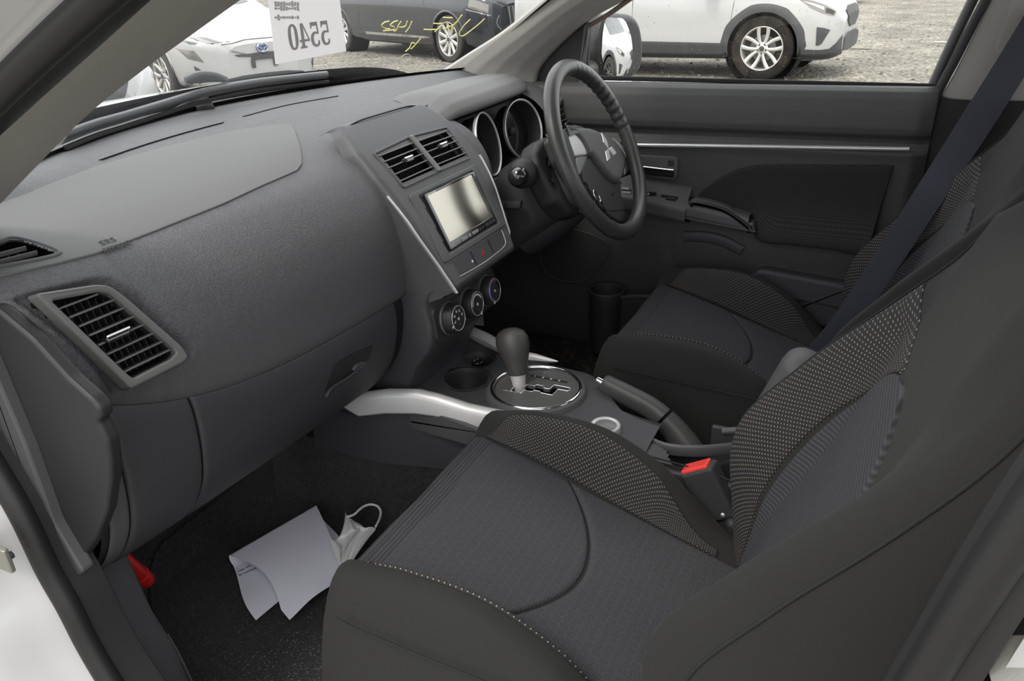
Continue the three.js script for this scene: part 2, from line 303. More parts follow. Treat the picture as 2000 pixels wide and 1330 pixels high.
{
  const vc = ventInner.reduce((a, p) => [a[0] + p[0] / ventInner.length, a[1] + p[1] / ventInner.length], [0, 0]), ventCut = ventInner.map(([x, y]) => [vc[0] + (x - vc[0]) * 1.06, vc[1] + (y - vc[1]) * 1.06]);
  const cutL = (p) => { const q = p.clone().sub(ventF.o), a = q.dot(ventF.x), b = q.dot(ventF.u); return p.z > -.32 && inPoly(ventCut, a, b); };
  const cutR = (p) => p.x > 0 && cutL(V(-p.x, p.y, p.z));
  const cut = (p, u, v) => cutL(p) || cutR(p) || (Math.abs(p.x) < .10 && p.z > -.24 && p.y < .74) || inPoly(defogUV, u, v) || (p.x > .2 && p.x < .55 && p.z > -.30 && p.y > .55);
  const recL = ventF.pts([[120, 492], [560, 392], [640, 400], [700, 440], [1090, 770], [1115, 840], [1060, 890], [700, 1062], [668, 1030]].map(z4));
  const edgeD = (poly, x, y) => { let d = 9; for (let i = 0; i < poly.length; i++) { const [ax, ay] = poly[i], [bx, by] = poly[(i + 1) % poly.length], t = clamp(((x - ax) * (bx - ax) + (y - ay) * (by - ay)) / ((bx - ax) ** 2 + (by - ay) ** 2)); d = Math.min(d, Math.hypot(x - ax - t * (bx - ax), y - ay - t * (by - ay))); } return d; };
  const dashR = (u, t) => { const p = dashP(u, t); if (p.z < -.32 || Math.abs(p.x) < .5) return p; const q = V(-Math.abs(p.x), p.y, p.z).sub(ventF.o), a = q.dot(ventF.x), b = q.dot(ventF.u); if (!inPoly(recL, a, b)) return p; return p.addScaledVector(ventF.n, -.011 * sm(edgeD(recL, a, b), 0, .007)); };
  part(dash, 'dash_pad', grid(dashR, 300, 190, { drop: cut, flip: true }), M.pad, 'grained dark grey dash pad');
  // end cap towards the open passenger door
  const endF = new Frame(V(-.72, 0, 0), V(0, 0, 1), V(0, 1, 0));
  const pts = endF.pts([[-120, 545], [0, 600], [70, 659], [140, 736], [185, 776], [200, 795], [205, 812], [197, 822], [204, 836], [216, 862], [222, 900], [222, 940], [213, 1000], [193, 1050], [165, 1090], [140, 1102]]); pts.push([-.62, .30], [-.62, .66], [-.40, .70]);
  part(dash, 'end_cap', plate(endF, rshape(pts, .004), -.008, .012, .005, 4), mat({ color: grey(.017, 1.1), roughness: .5 }), 'smooth dark end cap facing the open door');
}
// smooth airbag cover on the passenger side
{
  const front = [[-160, 566], [0, 542], [105, 519], [189, 498], [315, 449], [437, 400], [507, 367], [553, 347], [580, 335], [589, 322]], back = [[-170, 470], [0, 400], [100, 360], [192, 325], [315, 290], [455, 256], [520, 247], [548, 244], [560, 244], [567, 245]];
  const f = front.map(p => seek(dashP, ...p, .3, .6)), b = back.map(p => seek(dashP, ...p, .3, .4));
  const at = (l, a) => { const k = a * (l.length - 1), i = Math.min(l.length - 2, Math.floor(k)), t = k - i; return [lerp(l[i][0], l[i + 1][0], t), lerp(l[i][1], l[i + 1][1], t)]; };
  const fn = (a, v) => { const p = at(f, a), q = at(b, a); return dashP(Math.max(0, lerp(p[0], q[0], v)), lerp(p[1], q[1], v)); };
  const g = padded(fn, 110, 50, .0022, .004, { sign: 1, sink: .001 });
  const idx = [...g.index.array], P = g.attributes.position, keep = [];
  for (let i = 0; i < idx.length; i += 3) { const c = V(0, 0, 0); for (let k = 0; k < 3; k++) c.add(V(P.getX(idx[i + k]), P.getY(idx[i + k]), P.getZ(idx[i + k]))); c.multiplyScalar(1 / 3); const pr = [1000 + FOCAL * c.clone().sub(CAM).dot(right) / c.clone().sub(CAM).dot(fwd), 665 - FOCAL * c.clone().sub(CAM).dot(upv) / c.clone().sub(CAM).dot(fwd)]; if (!inPoly(defog, ...pr)) keep.push(idx[i], idx[i + 1], idx[i + 2]); }
  g.setIndex(keep);
  part(dash, 'airbag_cover', g, M.padSmooth, 'smooth lighter grey airbag cover');
  // embossed words
  const [u, v] = seek(dashP, 217, 480, .1, .55), o = dashP(u, v), n = outN(dashP, u, v), d = dashP(u + .02, v).sub(o), F = new Frame(o.addScaledVector(n, .0019), d, n.clone().cross(d));
  part(dash, 'embossed_lettering', join([F.put(text('SRS', .0085, .0006).translate(0, .006, 0)), F.put(text('AIRBAG', .0068, .0006).translate(.002, -.006, 0))]), M.dark, 'letters SRS AIRBAG');
  // narrow defroster slots
  part(dash, 'defroster_slot', ribbon(trace(dashP, [[195, 313], [280, 284], [360, 260], [435, 240]], .2, .3, .0006), V(0, .3, 1), .007, .0012), M.black);
  part(dash, 'defroster_slot', ribbon(trace(dashP, [[475, 228], [560, 206], [660, 188]], .5, .3, .0006), V(0, .3, 1), .004, .0012), M.black);
}
// demister grille at the dash end
{
  const tray = patch(dashP, defog, .02, .55, -.016, .003); part(dash, 'demister_tray', tray, M.black);
  const rim = trace(dashP, defog, .02, .55, .001); part(dash, 'demister_rim', tube(rim, .0035, 80, 6, true), M.trim);
  for (const l of [[[-30, 500], [50, 480]], [[-30, 514], [72, 489]], [[-20, 524], [100, 497]]]) part(dash, 'demister_slat', ribbon(trace(dashP, l, .02, .55, -.003), V(0, 1, .3), .006, .002, 12), M.slat);
  for (const l of [[[14, 487], [18, 520]], [[33, 484], [37, 515]], [[56, 487], [60, 510]], [[79, 492], [82, 506]]]) part(dash, 'demister_slat', ribbon(trace(dashP, l, .02, .55, -.008), V(0, 1, .3), .006, .002, 8), M.dark);
}
function ventBox(parent, name, F, outer, inner, slats, knobs, { rOut = .006, rIn = .003, frameM = M.slat, depth = .035, proud = .006, bev = .003, bend } = {}) {
  const B = (g) => bend ? bend(g) : F.put(g);
  const v = new THREE.Group(); v.name = name; parent.add(v);
  part(v, 'vent_frame', B(plate(null, withHole(rshape(outer, rOut), rshape(inner, rIn)), -.012, .012 + proud, bev, 3)), frameM);
  const c = inner.reduce((a, p) => [a[0] + p[0] / inner.length, a[1] + p[1] / inner.length], [0, 0]), big = inner.map(([a, b]) => [c[0] + (a - c[0]) * 1.06, c[1] + (b - c[1]) * 1.06]);
  part(v, 'vent_duct', [B(plate(null, withHole(rshape(big, rIn), rshape(inner, rIn)), -depth, depth - .004)), B(plate(null, rshape(big, rIn), -depth - .004, .004))], M.black);
  for (const [p, q] of slats) { const L = Math.hypot(q[0] - p[0], q[1] - p[1]), g = rbox(L, .0022, .012, .0009); g.rotateZ(Math.atan2(q[1] - p[1], q[0] - p[0])); g.translate((p[0] + q[0]) / 2, (p[1] + q[1]) / 2, -.004); part(v, 'slat', B(boxUV(g)), M.slat); }
  const xs = inner.map(p => p[0]), ys = inner.map(p => p[1]), x0 = Math.min(...xs), x1 = Math.max(...xs), y0 = Math.min(...ys), y1 = Math.max(...ys);
  for (let x = x0 + .006; x < x1 - .004; x += .0085) { let lo = 9, hi = -9; for (let y = y0; y <= y1; y += .002) if (inPoly(inner, x, y)) { lo = Math.min(lo, y); hi = Math.max(hi, y); } if (hi - lo > .012) part(v, 'fin', B(rbox(.0014, hi - lo - .003, .008, .0005, x, (lo + hi) / 2, -.02)), M.dark); }
  for (const [p, q] of knobs) { const L = Math.hypot(q[0] - p[0], q[1] - p[1]), a = Math.atan2(q[1] - p[1], q[0] - p[0]), mk = (g) => B(g.rotateZ(a).translate((p[0] + q[0]) / 2, (p[1] + q[1]) / 2, 0)); const t = part(v, 'thumb_tab', mk(rbox(L, .0075, .016, .003, 0, -.002, 0)), M.gloss); part(t, 'chrome_edge', mk(rbox(L, .0032, .010, .0014, 0, .002, .005)), M.chrome, 'chrome strip on the thumb tab'); }
  return v;
}
{
  const sl = [[[640, 310], [1090, 140]], [[765, 405], [1280, 200]], [[875, 505], [1400, 285]], [[990, 605], [1515, 380]], [[1090, 715], [1620, 470]], [[1190, 815], [1720, 570]], [[1285, 915], [1815, 665]], [[1370, 1015], [1895, 760]]].map(l => ventF.pts(l.map(z5)));
  const kn = [ventF.pts([[1205, 640], [1470, 525]].map(z5), .01)];
  ventBox(dash, 'side_vent', ventF, ventOuter, ventInner, sl, kn);
  const m = (l) => l.map(([p, q]) => [[-q[0], q[1]], [-p[0], p[1]]]);
  ventBox(dash, 'side_vent', ventFR, mirrorPts(ventOuter), mirrorPts(ventInner), m(sl), m(kn));
}
// lower dash: glove box, side panel, hinge side
const lowP = (u, t) => { const x = lerp(-.70, -.125, u), f = dashFace(x) - .012, y = seamY(x) + .004; const c = knots([[f - .004, y], [f, y - .02], [f - .002, .44], [f - .016, .385], [f - .05, .335], [f - .1, .30], [f - .16, .29]]); const p = c.getPoint(clamp(t)); return V(x, p.y, p.z); };
const uL = (x) => (x + .70) / .575;
{
  const sub = (x0, x1) => (u, t) => lowP(lerp(uL(x0), uL(x1), u), t);
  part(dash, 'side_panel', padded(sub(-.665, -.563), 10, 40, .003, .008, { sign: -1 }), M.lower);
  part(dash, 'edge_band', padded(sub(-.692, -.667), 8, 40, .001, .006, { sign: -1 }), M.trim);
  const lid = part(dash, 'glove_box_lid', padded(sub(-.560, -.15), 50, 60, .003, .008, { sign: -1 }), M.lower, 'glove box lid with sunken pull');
  const zh = sc(4.75, 600, 640), hp = [[588, 158], [575, 215], [545, 285], [490, 345], [330, 470], [112, 640], [175, 470], [210, 375], [240, 330], [400, 235]].map(zh);
  part(lid, 'pull_recess', patch(lowP, hp, .85, .5, .0048, .003), M.dark);
  part(lid, 'pull_lip', ribbon(trace(lowP, [[470, 345], [330, 455], [170, 560], [125, 625]].map(zh), .85, .5, .007), V(0, .6, 1), .013, .005), M.lower);
  part(lid, 'pull_bar', patch(lowP, [[420, 330], [480, 300], [510, 310], [480, 350], [430, 385], [390, 380]].map(zh), .85, .5, .009, .006), M.trim);
  part(dash, 'lower_backing', grid((u, t) => lowP(u, t).add(V(0, 0, -.004)), 40, 30), M.black);
  part(dash, 'hinge_bracket', rbox(.014, .05, .03, .005, -.165, .285, -.285), M.dark);
}
// ------------------------------------------------ centre stack
const bendStack = (g) => { const p = g.attributes.position; for (let i = 0; i < p.count; i++) p.setZ(i, p.getZ(i) - stackDepth(p.getY(i))); g.computeVertexNormals(); return SB.put(g); };
const hwPts = [[-.125, .108], [-.105, .112], [-.06, .122], [0, .139], [.04, .146], [.066, .150], [.1, .152], [.15, .147], [.185, .132], [.2, .118]];
const hw = (s) => { for (let i = 1; i < hwPts.length; i++) if (s <= hwPts[i][0]) { const [a, x] = hwPts[i - 1], [b, y] = hwPts[i]; return lerp(x, y, clamp((s - a) / (b - a))); } return hwPts[hwPts.length - 1][1]; };
const stackVentL = [[-.112, .139], [-.006, .145], [-.006, .078], [-.108, .076]], stackVentR = mirrorPts(stackVentL);
{
  const A = [[-1, -.11], [-1, -.031], [-1, -.012], [-.992, -.006], [-.975, -.002], [-.94, 0]]; const cols = [...A]; for (let i = 1; i < 60; i++) cols.push([lerp(-.94, .94, i / 60), 0]); cols.push(...A.map(([a, n]) => [-a, n]).reverse());
  const rows = []; rows.push([-.10, -.05], [-.112, -.02], [-.11, -.006], [-.105, 0]); for (let i = 1; i <= 60; i++) rows.push([lerp(-.105, .196, i / 60), 0]); rows.push([.2, -.002], [.203, -.008], [.204, -.03]);
  const fn = (u, v) => { const [a, n] = cols[Math.round(u * (cols.length - 1))], [s, m] = rows[Math.round(v * (rows.length - 1))]; const deep = n < -.03 ? lerp(n, -.026, sm(s, .06, .17)) : n; return SB.p(a * hw(s), s, deep + m - stackDepth(s)); };
  const drop = (p) => { const q = p.clone().sub(SB.o), a = q.dot(SB.x), b = q.dot(SB.u), n = q.dot(SB.n) + stackDepth(b); if (n < -.02) return false; return (Math.abs(a) < .088 && b > -.049 && b < .049) || (Math.abs(a) < .104 && b > .082 && b < .135); };
  part(dash, 'centre_stack', grid(fn, cols.length - 1, rows.length - 1, { drop, flip: true }), M.trim, 'raised satin dark grey centre stack');
  part(dash, 'stack_gap', tube(Array.from({ length: 13 }, (_, i) => { const a = -1 + i / 6; return SB.p(a * .12, .2005 - .012 * Math.abs(a) ** 6, -stackDepth(.2) + .0012 - .004 * Math.abs(a) ** 6); }), .0014, 50, 5), M.black);
  for (const sgn of [-1, 1]) { const pts = []; for (let i = 0; i <= 14; i++) { const s = lerp(.072, sgn < 0 ? -.112 : -.1, i / 14), k = sgn > 0 && s < -.075 ? (s + .075) * 1.2 : 0; pts.push(SB.p(sgn * (hw(s) + .0015) + k * .8, s, -.004 - stackDepth(s))); } part(dash, 'silver_strip', ribbon(pts, V(sgn * .5, -.3, 1), (t) => sgn < 0 ? .005 + .009 * sm(t, 0, .3) : .005, .004), M.silver, 'satin silver edging of the centre stack'); }
  const F = SB, slL = [], slR = []; for (const s of [.134, .1225, .111, .098, .085]) { slL.push([[-.110, s], [-.007, s + .001]]); slR.push([[.007, s + .001], [.110, s]]); }
  const outL = [[-.116, .143], [-.001, .150], [-.001, .073], [-.111, .072]];
  ventBox(dash, 'centre_vent', SB, outL, stackVentL, slL, [[[-.068, .113], [-.044, .113]]], { bend: bendStack, proud: .0025, bev: .0012, frameM: M.trim });
  ventBox(dash, 'centre_vent', SB, mirrorPts(outL), stackVentR, slR, [[[.044, .113], [.068, .113]]], { bend: bendStack, proud: .0025, bev: .0012, frameM: M.trim });
  part(dash, 'vent_divider', bendStack(rbox(.012, .074, .008, .002, 0, .111, .002)), M.slat);
  part(dash, 'stereo_bezel', bendStack(plate(null, withHole(rrect(.226, .122, .008, 0, -.001), rrect(.184, .104, .004)), -.004, .007, .002, 3)), M.trim);
  part(dash, 'stereo_pocket', bendStack(plate(null, withHole(rrect(.2, .115, .004), rrect(.182, .102, .003)), -.05, .048)), M.black);
  // switch row
  const sw = rshape([[-.09, -.0655], [.09, -.0655], [.084, -.089], [.03, -.0945], [-.033, -.0945], [-.088, -.091]], .002);
  part(dash, 'switch_row', bendStack(plate(null, sw, -.004, .0045, .001)), M.lower);
  for (const x of [-.031, .034]) part(dash, 'switch_gap', bendStack(rbox(.0012, .024, .003, .0004, x, -.079, .0005)), M.black);
  part(dash, 'switch_row_line', tube([[.0905, -.066], [.0875, -.083], [.082, -.0905], [.03, -.0955], [-.033, -.0955], [-.088, -.0925]].map(([a, b]) => SB.p(a, b, .0008)), .0007, 60, 5), M.silverBright, 'thin silver line');
  const tr = (r) => rshape([[0, r], [-r * .87, -r * .5], [r * .87, -r * .5]], .0004);
  part(dash, 'hazard_symbol', SB.put(plate(null, withHole(tr(.0065), tr(.0036)), 0, .0012).translate(.003, -.081, 0)), mat({ color: [.35, .01, .01], roughness: .5 }), 'red warning triangle');
  part(dash, 'indicator_lamp', SB.put(lathe([[0, .001], [.002, .0008], [.0026, -.001]], 16).rotateX(Math.PI / 2).translate(-.037, -.0835, .0006)), M.print);
}
// ------------------------------------------------ heater panel and lower middle
const KB = tiltFrame(V(0, .433, -.115), .16);
{
  const rows = []; const P = [[-.086, .512, .112], [-.112, .492, .118], [-.12, .47, .122], [-.113, .44, .124], [-.112, .41, .124], [-.122, .385, .122], [-.15, .35, .12], [-.17, .31, .118], [-.18, .25, .118]];
  for (const [z, y, w] of P) { const r = []; for (let i = 0; i <= 24; i++) { const a = -1 + i / 12, e = Math.abs(a); r.push(V(a * w, y, z - .012 * e ** 6)); } r.unshift(V(-w, y, z - .13)); r.push(V(w, y, z - .13)); rows.push(r); }
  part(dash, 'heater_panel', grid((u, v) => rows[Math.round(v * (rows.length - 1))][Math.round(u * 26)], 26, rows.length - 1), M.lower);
  part(dash, 'heater_face', KB.put(plate(null, rshape([[-.112, .032], [.112, .032], [.114, -.028], [.09, -.036], [-.09, -.036], [-.114, -.028]], .014), -.006, .008, .002)), M.dark);
  for (const s of [-1, 0, 1]) {
    const k = new THREE.Group(); k.name = 'heater_knob'; dash.add(k); const F = new Frame(KB.p(s * .069, 0, .002), KB.x, KB.u);
    const put = (g) => F.put(g.rotateX(Math.PI / 2));
    part(k, 'knob_collar', put(lathe([[.030, 0], [.0295, .003], [.027, .004], [.027, 0]], 48)), M.trim);
    const g = lathe([[.0265, 0], [.026, .012], [.0245, .0185], [.022, .0195], [0, .0195]], 72), p = g.attributes.position; for (let i = 0; i < p.count; i++) { const y = p.getY(i), r = Math.hypot(p.getX(i), p.getZ(i)); if (y < .014 && r > .02) { const q = 1 + .012 * Math.sin(Math.atan2(p.getZ(i), p.getX(i)) * 36); p.setX(i, p.getX(i) * q); p.setZ(i, p.getZ(i) * q); } } g.computeVertexNormals();
    part(k, 'knob_body', put(g), M.dark);
    part(k, 'knob_ring', F.put(ring(.0212, .0007, 56, 6).translate(0, 0, .0198)), M.silverBright, 'thin silver ring');
    const arc = (r0, r1, a0, a1, m, nm, n = 1) => { for (let i = 0; i < n; i++) { const b0 = lerp(a0, a1, i / n), b1 = lerp(a0, a1, (i + (n > 1 ? .55 : 1)) / n); part(k, nm, F.put(new THREE.RingGeometry(r0, r1, 14, 1, b0, b1 - b0).translate(0, 0, .0199)), m); } };
    const blue = mat({ color: [.04, .1, .5], roughness: .6 }), red = mat({ color: [.3, .01, .015], roughness: .6 });
    if (s === 1) { arc(.0155, .0185, .3 * Math.PI, -.1 * Math.PI + .0, red, 'warm_scale'); arc(.0155, .0185, .5 * Math.PI, 1.35 * Math.PI, blue, 'cool_scale', 14); arc(.0155, .0185, .3 * Math.PI, .5 * Math.PI, red, 'warm_scale'); }
    if (s === 0) arc(.015, .018, .1 * Math.PI, 1.0 * Math.PI, M.print, 'fan_scale');
    if (s === -1) for (const a of [.05, .3, .55, .8, 1.05]) part(k, 'mode_symbol', F.put(new THREE.TorusGeometry(.0021, .0005, 5, 12, 4.6).rotateZ(a * 3).translate(Math.cos(a * Math.PI) * .0135, Math.sin(a * Math.PI) * .0135, .0199)), M.print);
    part(k, 'knob_symbol', F.put(new THREE.TorusGeometry(.0024, .0006, 5, 6).translate(0, -.001, .0199)), M.print);
    part(k, 'lamp_dot', F.put(new THREE.SphereGeometry(.0011, 8, 6).scale(1, 1, .4).translate(0, -.0105, .0199)), s === 1 ? mat({ color: [.3, .08, .02] }) : mat({ color: [.35, .17, .02] }));
    part(k, 'pointer', F.put(rbox(.0065, .0022, .0014, .0005, 0, 0, .0198).translate(.0225, 0, 0).rotateZ([3.5, -.9 + Math.PI * 1.9, 4.3][s + 1])), M.print);
  }
}
// ------------------------------------------------ instrument hood and dials
const lipZ = (x) => -.2 - .05 * ((x - .36) / .22) ** 2;
const dashTop = (x, z) => { const f = dashFace(x), P = [[-.40, .757], [-.21, .745], [-.10, .722], [-.045, .698], [-.012, .655]]; for (let i = 1; i < P.length; i++) if (z <= f + P[i][0]) return lerp(P[i - 1][1], P[i][1], clamp((z - f - P[i - 1][0]) / (P[i][0] - P[i - 1][0]))); return .655; };
const hoodP = (a, b) => {
  const P = [[0, .748, -.40], [.3, .758, -.33], [.6, .762, -.265], [.8, .754, -.222], [.9, .742, -.206], [.96, .731, -.204], [1, .726, -.214]];
  let i = 1; while (i < P.length - 1 && b > P[i][0]) i++; const t = clamp((b - P[i - 1][0]) / (P[i][0] - P[i - 1][0])), y0 = lerp(P[i - 1][1], P[i][1], t), z0 = lerp(P[i - 1][2], P[i][2], t);
  const x = lerp(lerp(.215, .52, a), lerp(.118, .602, a), sm(b, 0, .9)), k = Math.abs(a - .56) * 2, drop = .018 * k * k * sm(b, .2, .9) + .012 * sm(k, .75, 1) * sm(b, .3, 1) ;
  const z = z0 + (lipZ(x) + .2) * sm(b, .2, .9), e = sm(a, 0, .22) ; return V(x, b < .9 ? lerp(Math.min(y0 - drop, dashTop(x, z) + .001), y0 - drop, e) : y0 - drop - (1 - e) * .006, z);
};
{
  part(dash, 'instrument_hood', grid(hoodP, 70, graded(30, .06)), M.padSmooth, 'smooth grey hood over the dials');
  const inner = (a, b) => { const p = hoodP(a, 1); return V(lerp(p.x, lerp(.165, .565, a), b), p.y + .004 * b - .004, p.z - .085 * b); };
  part(dash, 'hood_underside', grid(inner, 50, 6), M.dark);
  const side = (sgn) => (u, v) => { const p = hoodP(sgn < 0 ? 0 : 1, lerp(.25, 1, u)); return V(lerp(p.x, sgn < 0 ? .165 : .575, v), lerp(p.y, .575, v), lerp(p.z, -.235, v * .6)); };
  part(dash, 'hood_cheek', grid(side(-1), 12, 10), M.lower); part(dash, 'hood_cheek', grid(side(1), 12, 10), M.lower);
  const CF = tiltFrame(V(.364, .652, -.262), .3);
  part(dash, 'dial_backing', CF.put(plate(null, rrect(.41, .19, .03), -.01, .012, .002)), M.dark);
  for (const s of [-1, 1]) {
    const d = new THREE.Group(); d.name = 'dial'; dash.add(d);
    const a = s < 0 ? .15 : -.21, n = V(0, Math.sin(.22), Math.cos(.22)).applyAxisAngle(V(0, 1, 0), a), X = V(Math.cos(a), 0, -Math.sin(a)), c = s < 0 ? V(.288, .655, -.208) : V(.44, .657, -.2), F = new Frame(c, X, n.clone().cross(X));
    part(d, 'dial_ring', F.put(lathe([[.0605, 0], [.0605, -.006], [.064, -.005], [.0645, .001], [.0625, .003], [.0605, 0]], 72).rotateX(Math.PI / 2)), M.silverBright, 'satin silver ring');
    part(d, 'dial_well', F.put(lathe([[.0603, -.001], [.055, -.035]], 48).rotateX(Math.PI / 2)), M.dark);
    part(d, 'dial_face', F.put(new THREE.CylinderGeometry(.056, .056, .003, 48).rotateX(Math.PI / 2).translate(0, 0, -.035)), M.gloss);
    part(d, 'dial_needle', F.put(rbox(.002, .038, .001, .0004, 0, .012, -.031).rotateZ(2.2)), M.dark);
    part(d, 'needle_cap', F.put(lathe([[0, -.026], [.009, -.028], [.01, -.033]], 24).rotateX(Math.PI / 2)), M.dark);
  }
  // panel below the dials and knee panel on the driver's side
  part(dash, 'dial_surround', CF.put(plate(null, rrect(.44, .04, .012, 0, -.098), .0, .05, .006)), M.trim);
  const knee = (u, t) => { const x = lerp(.10, .715, u), c = knots([[-.235, .565], [-.20, .54], [-.175, .50], [-.18, .44], [-.22, .38], [-.28, .35], [-.36, .34]]), p = c.getPoint(t); return V(x, p.y, p.z); };
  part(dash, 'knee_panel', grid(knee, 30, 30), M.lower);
}
// ------------------------------------------------ car stereo
{
  const st = thing('car_stereo', 'silvery blank touchscreen car stereo in a black frame set in the centre stack', 'stereo');
  const b = (g) => SB.put(g);
  part(st, 'housing', b(plate(null, rrect(.178, .100, .003), -.045, .042, .001)), M.dark);
  part(st, 'screen_frame', b(plate(null, withHole(rrect(.168, .098, .002, .004, .001), rrect(.154, .082, .001, .004, .005)), -.004, .006, .0008)), M.gloss);
  part(st, 'screen', b(plate(null, rrect(.155, .083, .001, .004, .005), -.003, .003, .0003)), mat({ color: [.37, .35, .30], metalness: 1, roughness: .14 }), 'blank silvery screen');
  for (const [x, w] of [[-.073, .008], [-.058, .003], [-.052, .003], [-.032, .02], [-.014, .008], [.006, .02], [.024, .006], [.034, .005], [.05, .012], [.064, .008], [.076, .008]]) part(st, 'stereo_button', b(rbox(w, .0055, .002, .0008, x + .002, -.0435, .002)), x > .02 ? M.dark : mat({ color: grey(.2), roughness: .4 }));
  part(st, 'brand_lettering', b(text('carrozzeria', .0035, .0004).translate(-.06, .0478, .002)), M.print);
}
// ------------------------------------------------------------------ steering wheel
const WB = tiltFrame(V(.364, .64, 0), .431);
{
  const w = thing('steering_wheel', 'black three-spoke steering wheel with silver spoke trims and a three-diamond emblem', 'steering wheel');
  const R = .170;
  const rim = (u, v) => { const a = u * 2 * Math.PI, f = v * 2 * Math.PI; let r = .0155 + .001 * Math.cos(2 * f); const da = Math.atan2(Math.sin(a - .75), Math.cos(a - .75)); if (Math.abs(da) < .75) r += .0016 * Math.sin(a * 52) * sm(.75 - Math.abs(da), 0, .1) * sm(-Math.cos(f), -.2, .6); return WB.p(Math.cos(a) * (R + r * Math.cos(f)), Math.sin(a) * (R + r * Math.cos(f)), r * Math.sin(f)); };
  part(w, 'rim', grid(rim, 220, 22), mat({ color: grey(.045, .98), roughness: .36, bumpMap: T.grain, bumpScale: .0001 }), 'grained black leather rim');
  for (const a of [3.62, 4.12]) part(w, 'grip_seam', WB.put(ring(.0163, .0007, 40, 6).rotateX(Math.PI / 2).rotateZ(0).translate(R, 0, 0).rotateZ(a)), M.rubber);
  const zw = sc(5.32, 1040, 230), H = (l, c) => WB.pts(l.map(zw), c);
  const plateW = (l, c, th, bev, r = .006) => plate(WB, rshape(H(l, c), r), c - th, th, bev, 4);
  // domed airbag pad
  const padPts = H([[330, 140], [420, 100], [520, 92], [620, 105], [720, 150], [820, 205], [900, 280], [950, 350], [972, 420], [965, 500], [945, 570], [930, 640], [893, 672], [850, 655], [800, 610], [740, 540], [690, 475], [630, 395], [575, 385], [560, 330], [520, 250], [460, 180], [400, 150]], -.018);
  part(w, 'airbag_pad', plate(WB, rshape(padPts, .008), -.05, .036, .012, 6), M.padSmooth, 'smooth domed black pad');
  part(w, 'pad_lettering', WB.put(text('SRS', .0065, .0006).translate(0, .003, 0)).translate(...WB.p(...H([[868, 790]], -.02)[0], -.0225).sub(WB.o).toArray()), M.rubber);
  part(w, 'silver_trim', plateW([[325, 150], [400, 140], [460, 170], [520, 240], [560, 320], [575, 385], [445, 402], [430, 350], [400, 290], [370, 220]], -.02, .02, .004), M.silver, 'satin silver left spoke trim');
  part(w, 'silver_trim', plateW([[445, 402], [575, 385], [572, 430], [555, 490], [500, 605], [470, 540], [450, 470]], -.024, .02, .004), mat({ color: grey(.2), metalness: .6, roughness: .45 }), 'darker facet of the left spoke trim');
  part(w, 'silver_trim', plateW([[825, 208], [900, 250], [960, 300], [1020, 360], [1062, 440], [975, 405], [940, 340], [890, 270]], -.013, .02, .002), M.silver, 'satin silver right spoke trim');
  part(w, 'silver_trim', plateW([[975, 405], [1062, 440], [1025, 520], [960, 600], [950, 560], [970, 480]], -.016, .02, .002), mat({ color: grey(.2), metalness: .6, roughness: .45 }), 'darker facet of the right spoke trim');
  part(w, 'spoke', plateW([[300, 130], [360, 130], [430, 350], [470, 560], [520, 640], [470, 640], [330, 420], [250, 200]], -.016, .028, .004), M.rubber);
  part(w, 'spoke', plateW([[930, 240], [1000, 300], [1080, 380], [1110, 470], [1080, 560], [990, 600], [1020, 540], [1066, 440], [1024, 360]], -.020, .024, .002), M.rubber);
  part(w, 'lower_spoke', plateW([[500, 480], [575, 390], [640, 405], [740, 540], [850, 660], [930, 650], [930, 780], [965, 955], [1015, 1120], [900, 1090], [780, 1010], [620, 820], [520, 650]], -.026, .022, .008), M.rubber, 'broad black lower spoke');
  part(w, 'spoke_joint', tube(H([[770, 965], [860, 962], [965, 952]], -.0255).map(([a, b]) => WB.p(a, b, -.0255)), .0009, 12, 5), M.black);
  const pod = part(w, 'audio_pod', plateW([[540, 650], [590, 655], [650, 725], [720, 825], [778, 915], [787, 968], [750, 965], [690, 900], [620, 810], [560, 730]], -.018, .012, .003, .008), M.dark, 'black pod of audio buttons');
  const [pa, pb] = H([[668, 815]], -.016)[0], tip = H([[625, 752], [708, 878]], -.016), ang = Math.atan2(tip[0][1] - tip[1][1], tip[0][0] - tip[1][0]);
  part(pod, 'audio_ring', WB.put(ring(.011, .0013, 48, 8).scale(1.25, .8, 1).rotateZ(ang).translate(pa, pb, -.016)), M.chrome, 'chrome oval ring');
  for (const [x, y] of [[575, 690], [600, 745], [725, 865], [755, 930]]) { const [a, b] = H([[x, y]], -.016)[0]; part(pod, 'audio_button', WB.put(rbox(.013, .006, .003, .0012).rotateZ(ang).translate(a, b, -.017)), M.rubber); }
  // three diamonds
  const e = new THREE.Group(); e.name = 'emblem'; w.add(e);
  const [ea, eb] = H([[795, 322]], -.012)[0], [ta, tb] = H([[697, 178]], -.012)[0], L = Math.hypot(ta - ea, tb - eb) * .92, a0 = Math.atan2(tb - eb, ta - ea);
  for (let k = 0; k < 3; k++) { const a = Math.PI / 2 + .06 + k * 2 * Math.PI / 3, s = rshape([[0, 0], [L * .5 * Math.cos(a - Math.PI / 6) / Math.cos(Math.PI / 6), L * .5 * Math.sin(a - Math.PI / 6) / Math.cos(Math.PI / 6)], [L * Math.cos(a), L * Math.sin(a)], [L * .5 * Math.cos(a + Math.PI / 6) / Math.cos(Math.PI / 6), L * .5 * Math.sin(a + Math.PI / 6) / Math.cos(Math.PI / 6)]], .0004); part(e, 'diamond', plate(WB, s, 0, .004, .001).translate(...WB.p(ea, eb, -.0165).sub(WB.o).toArray()), mat({ color: grey(.8), metalness: .3, roughness: .25 })); }
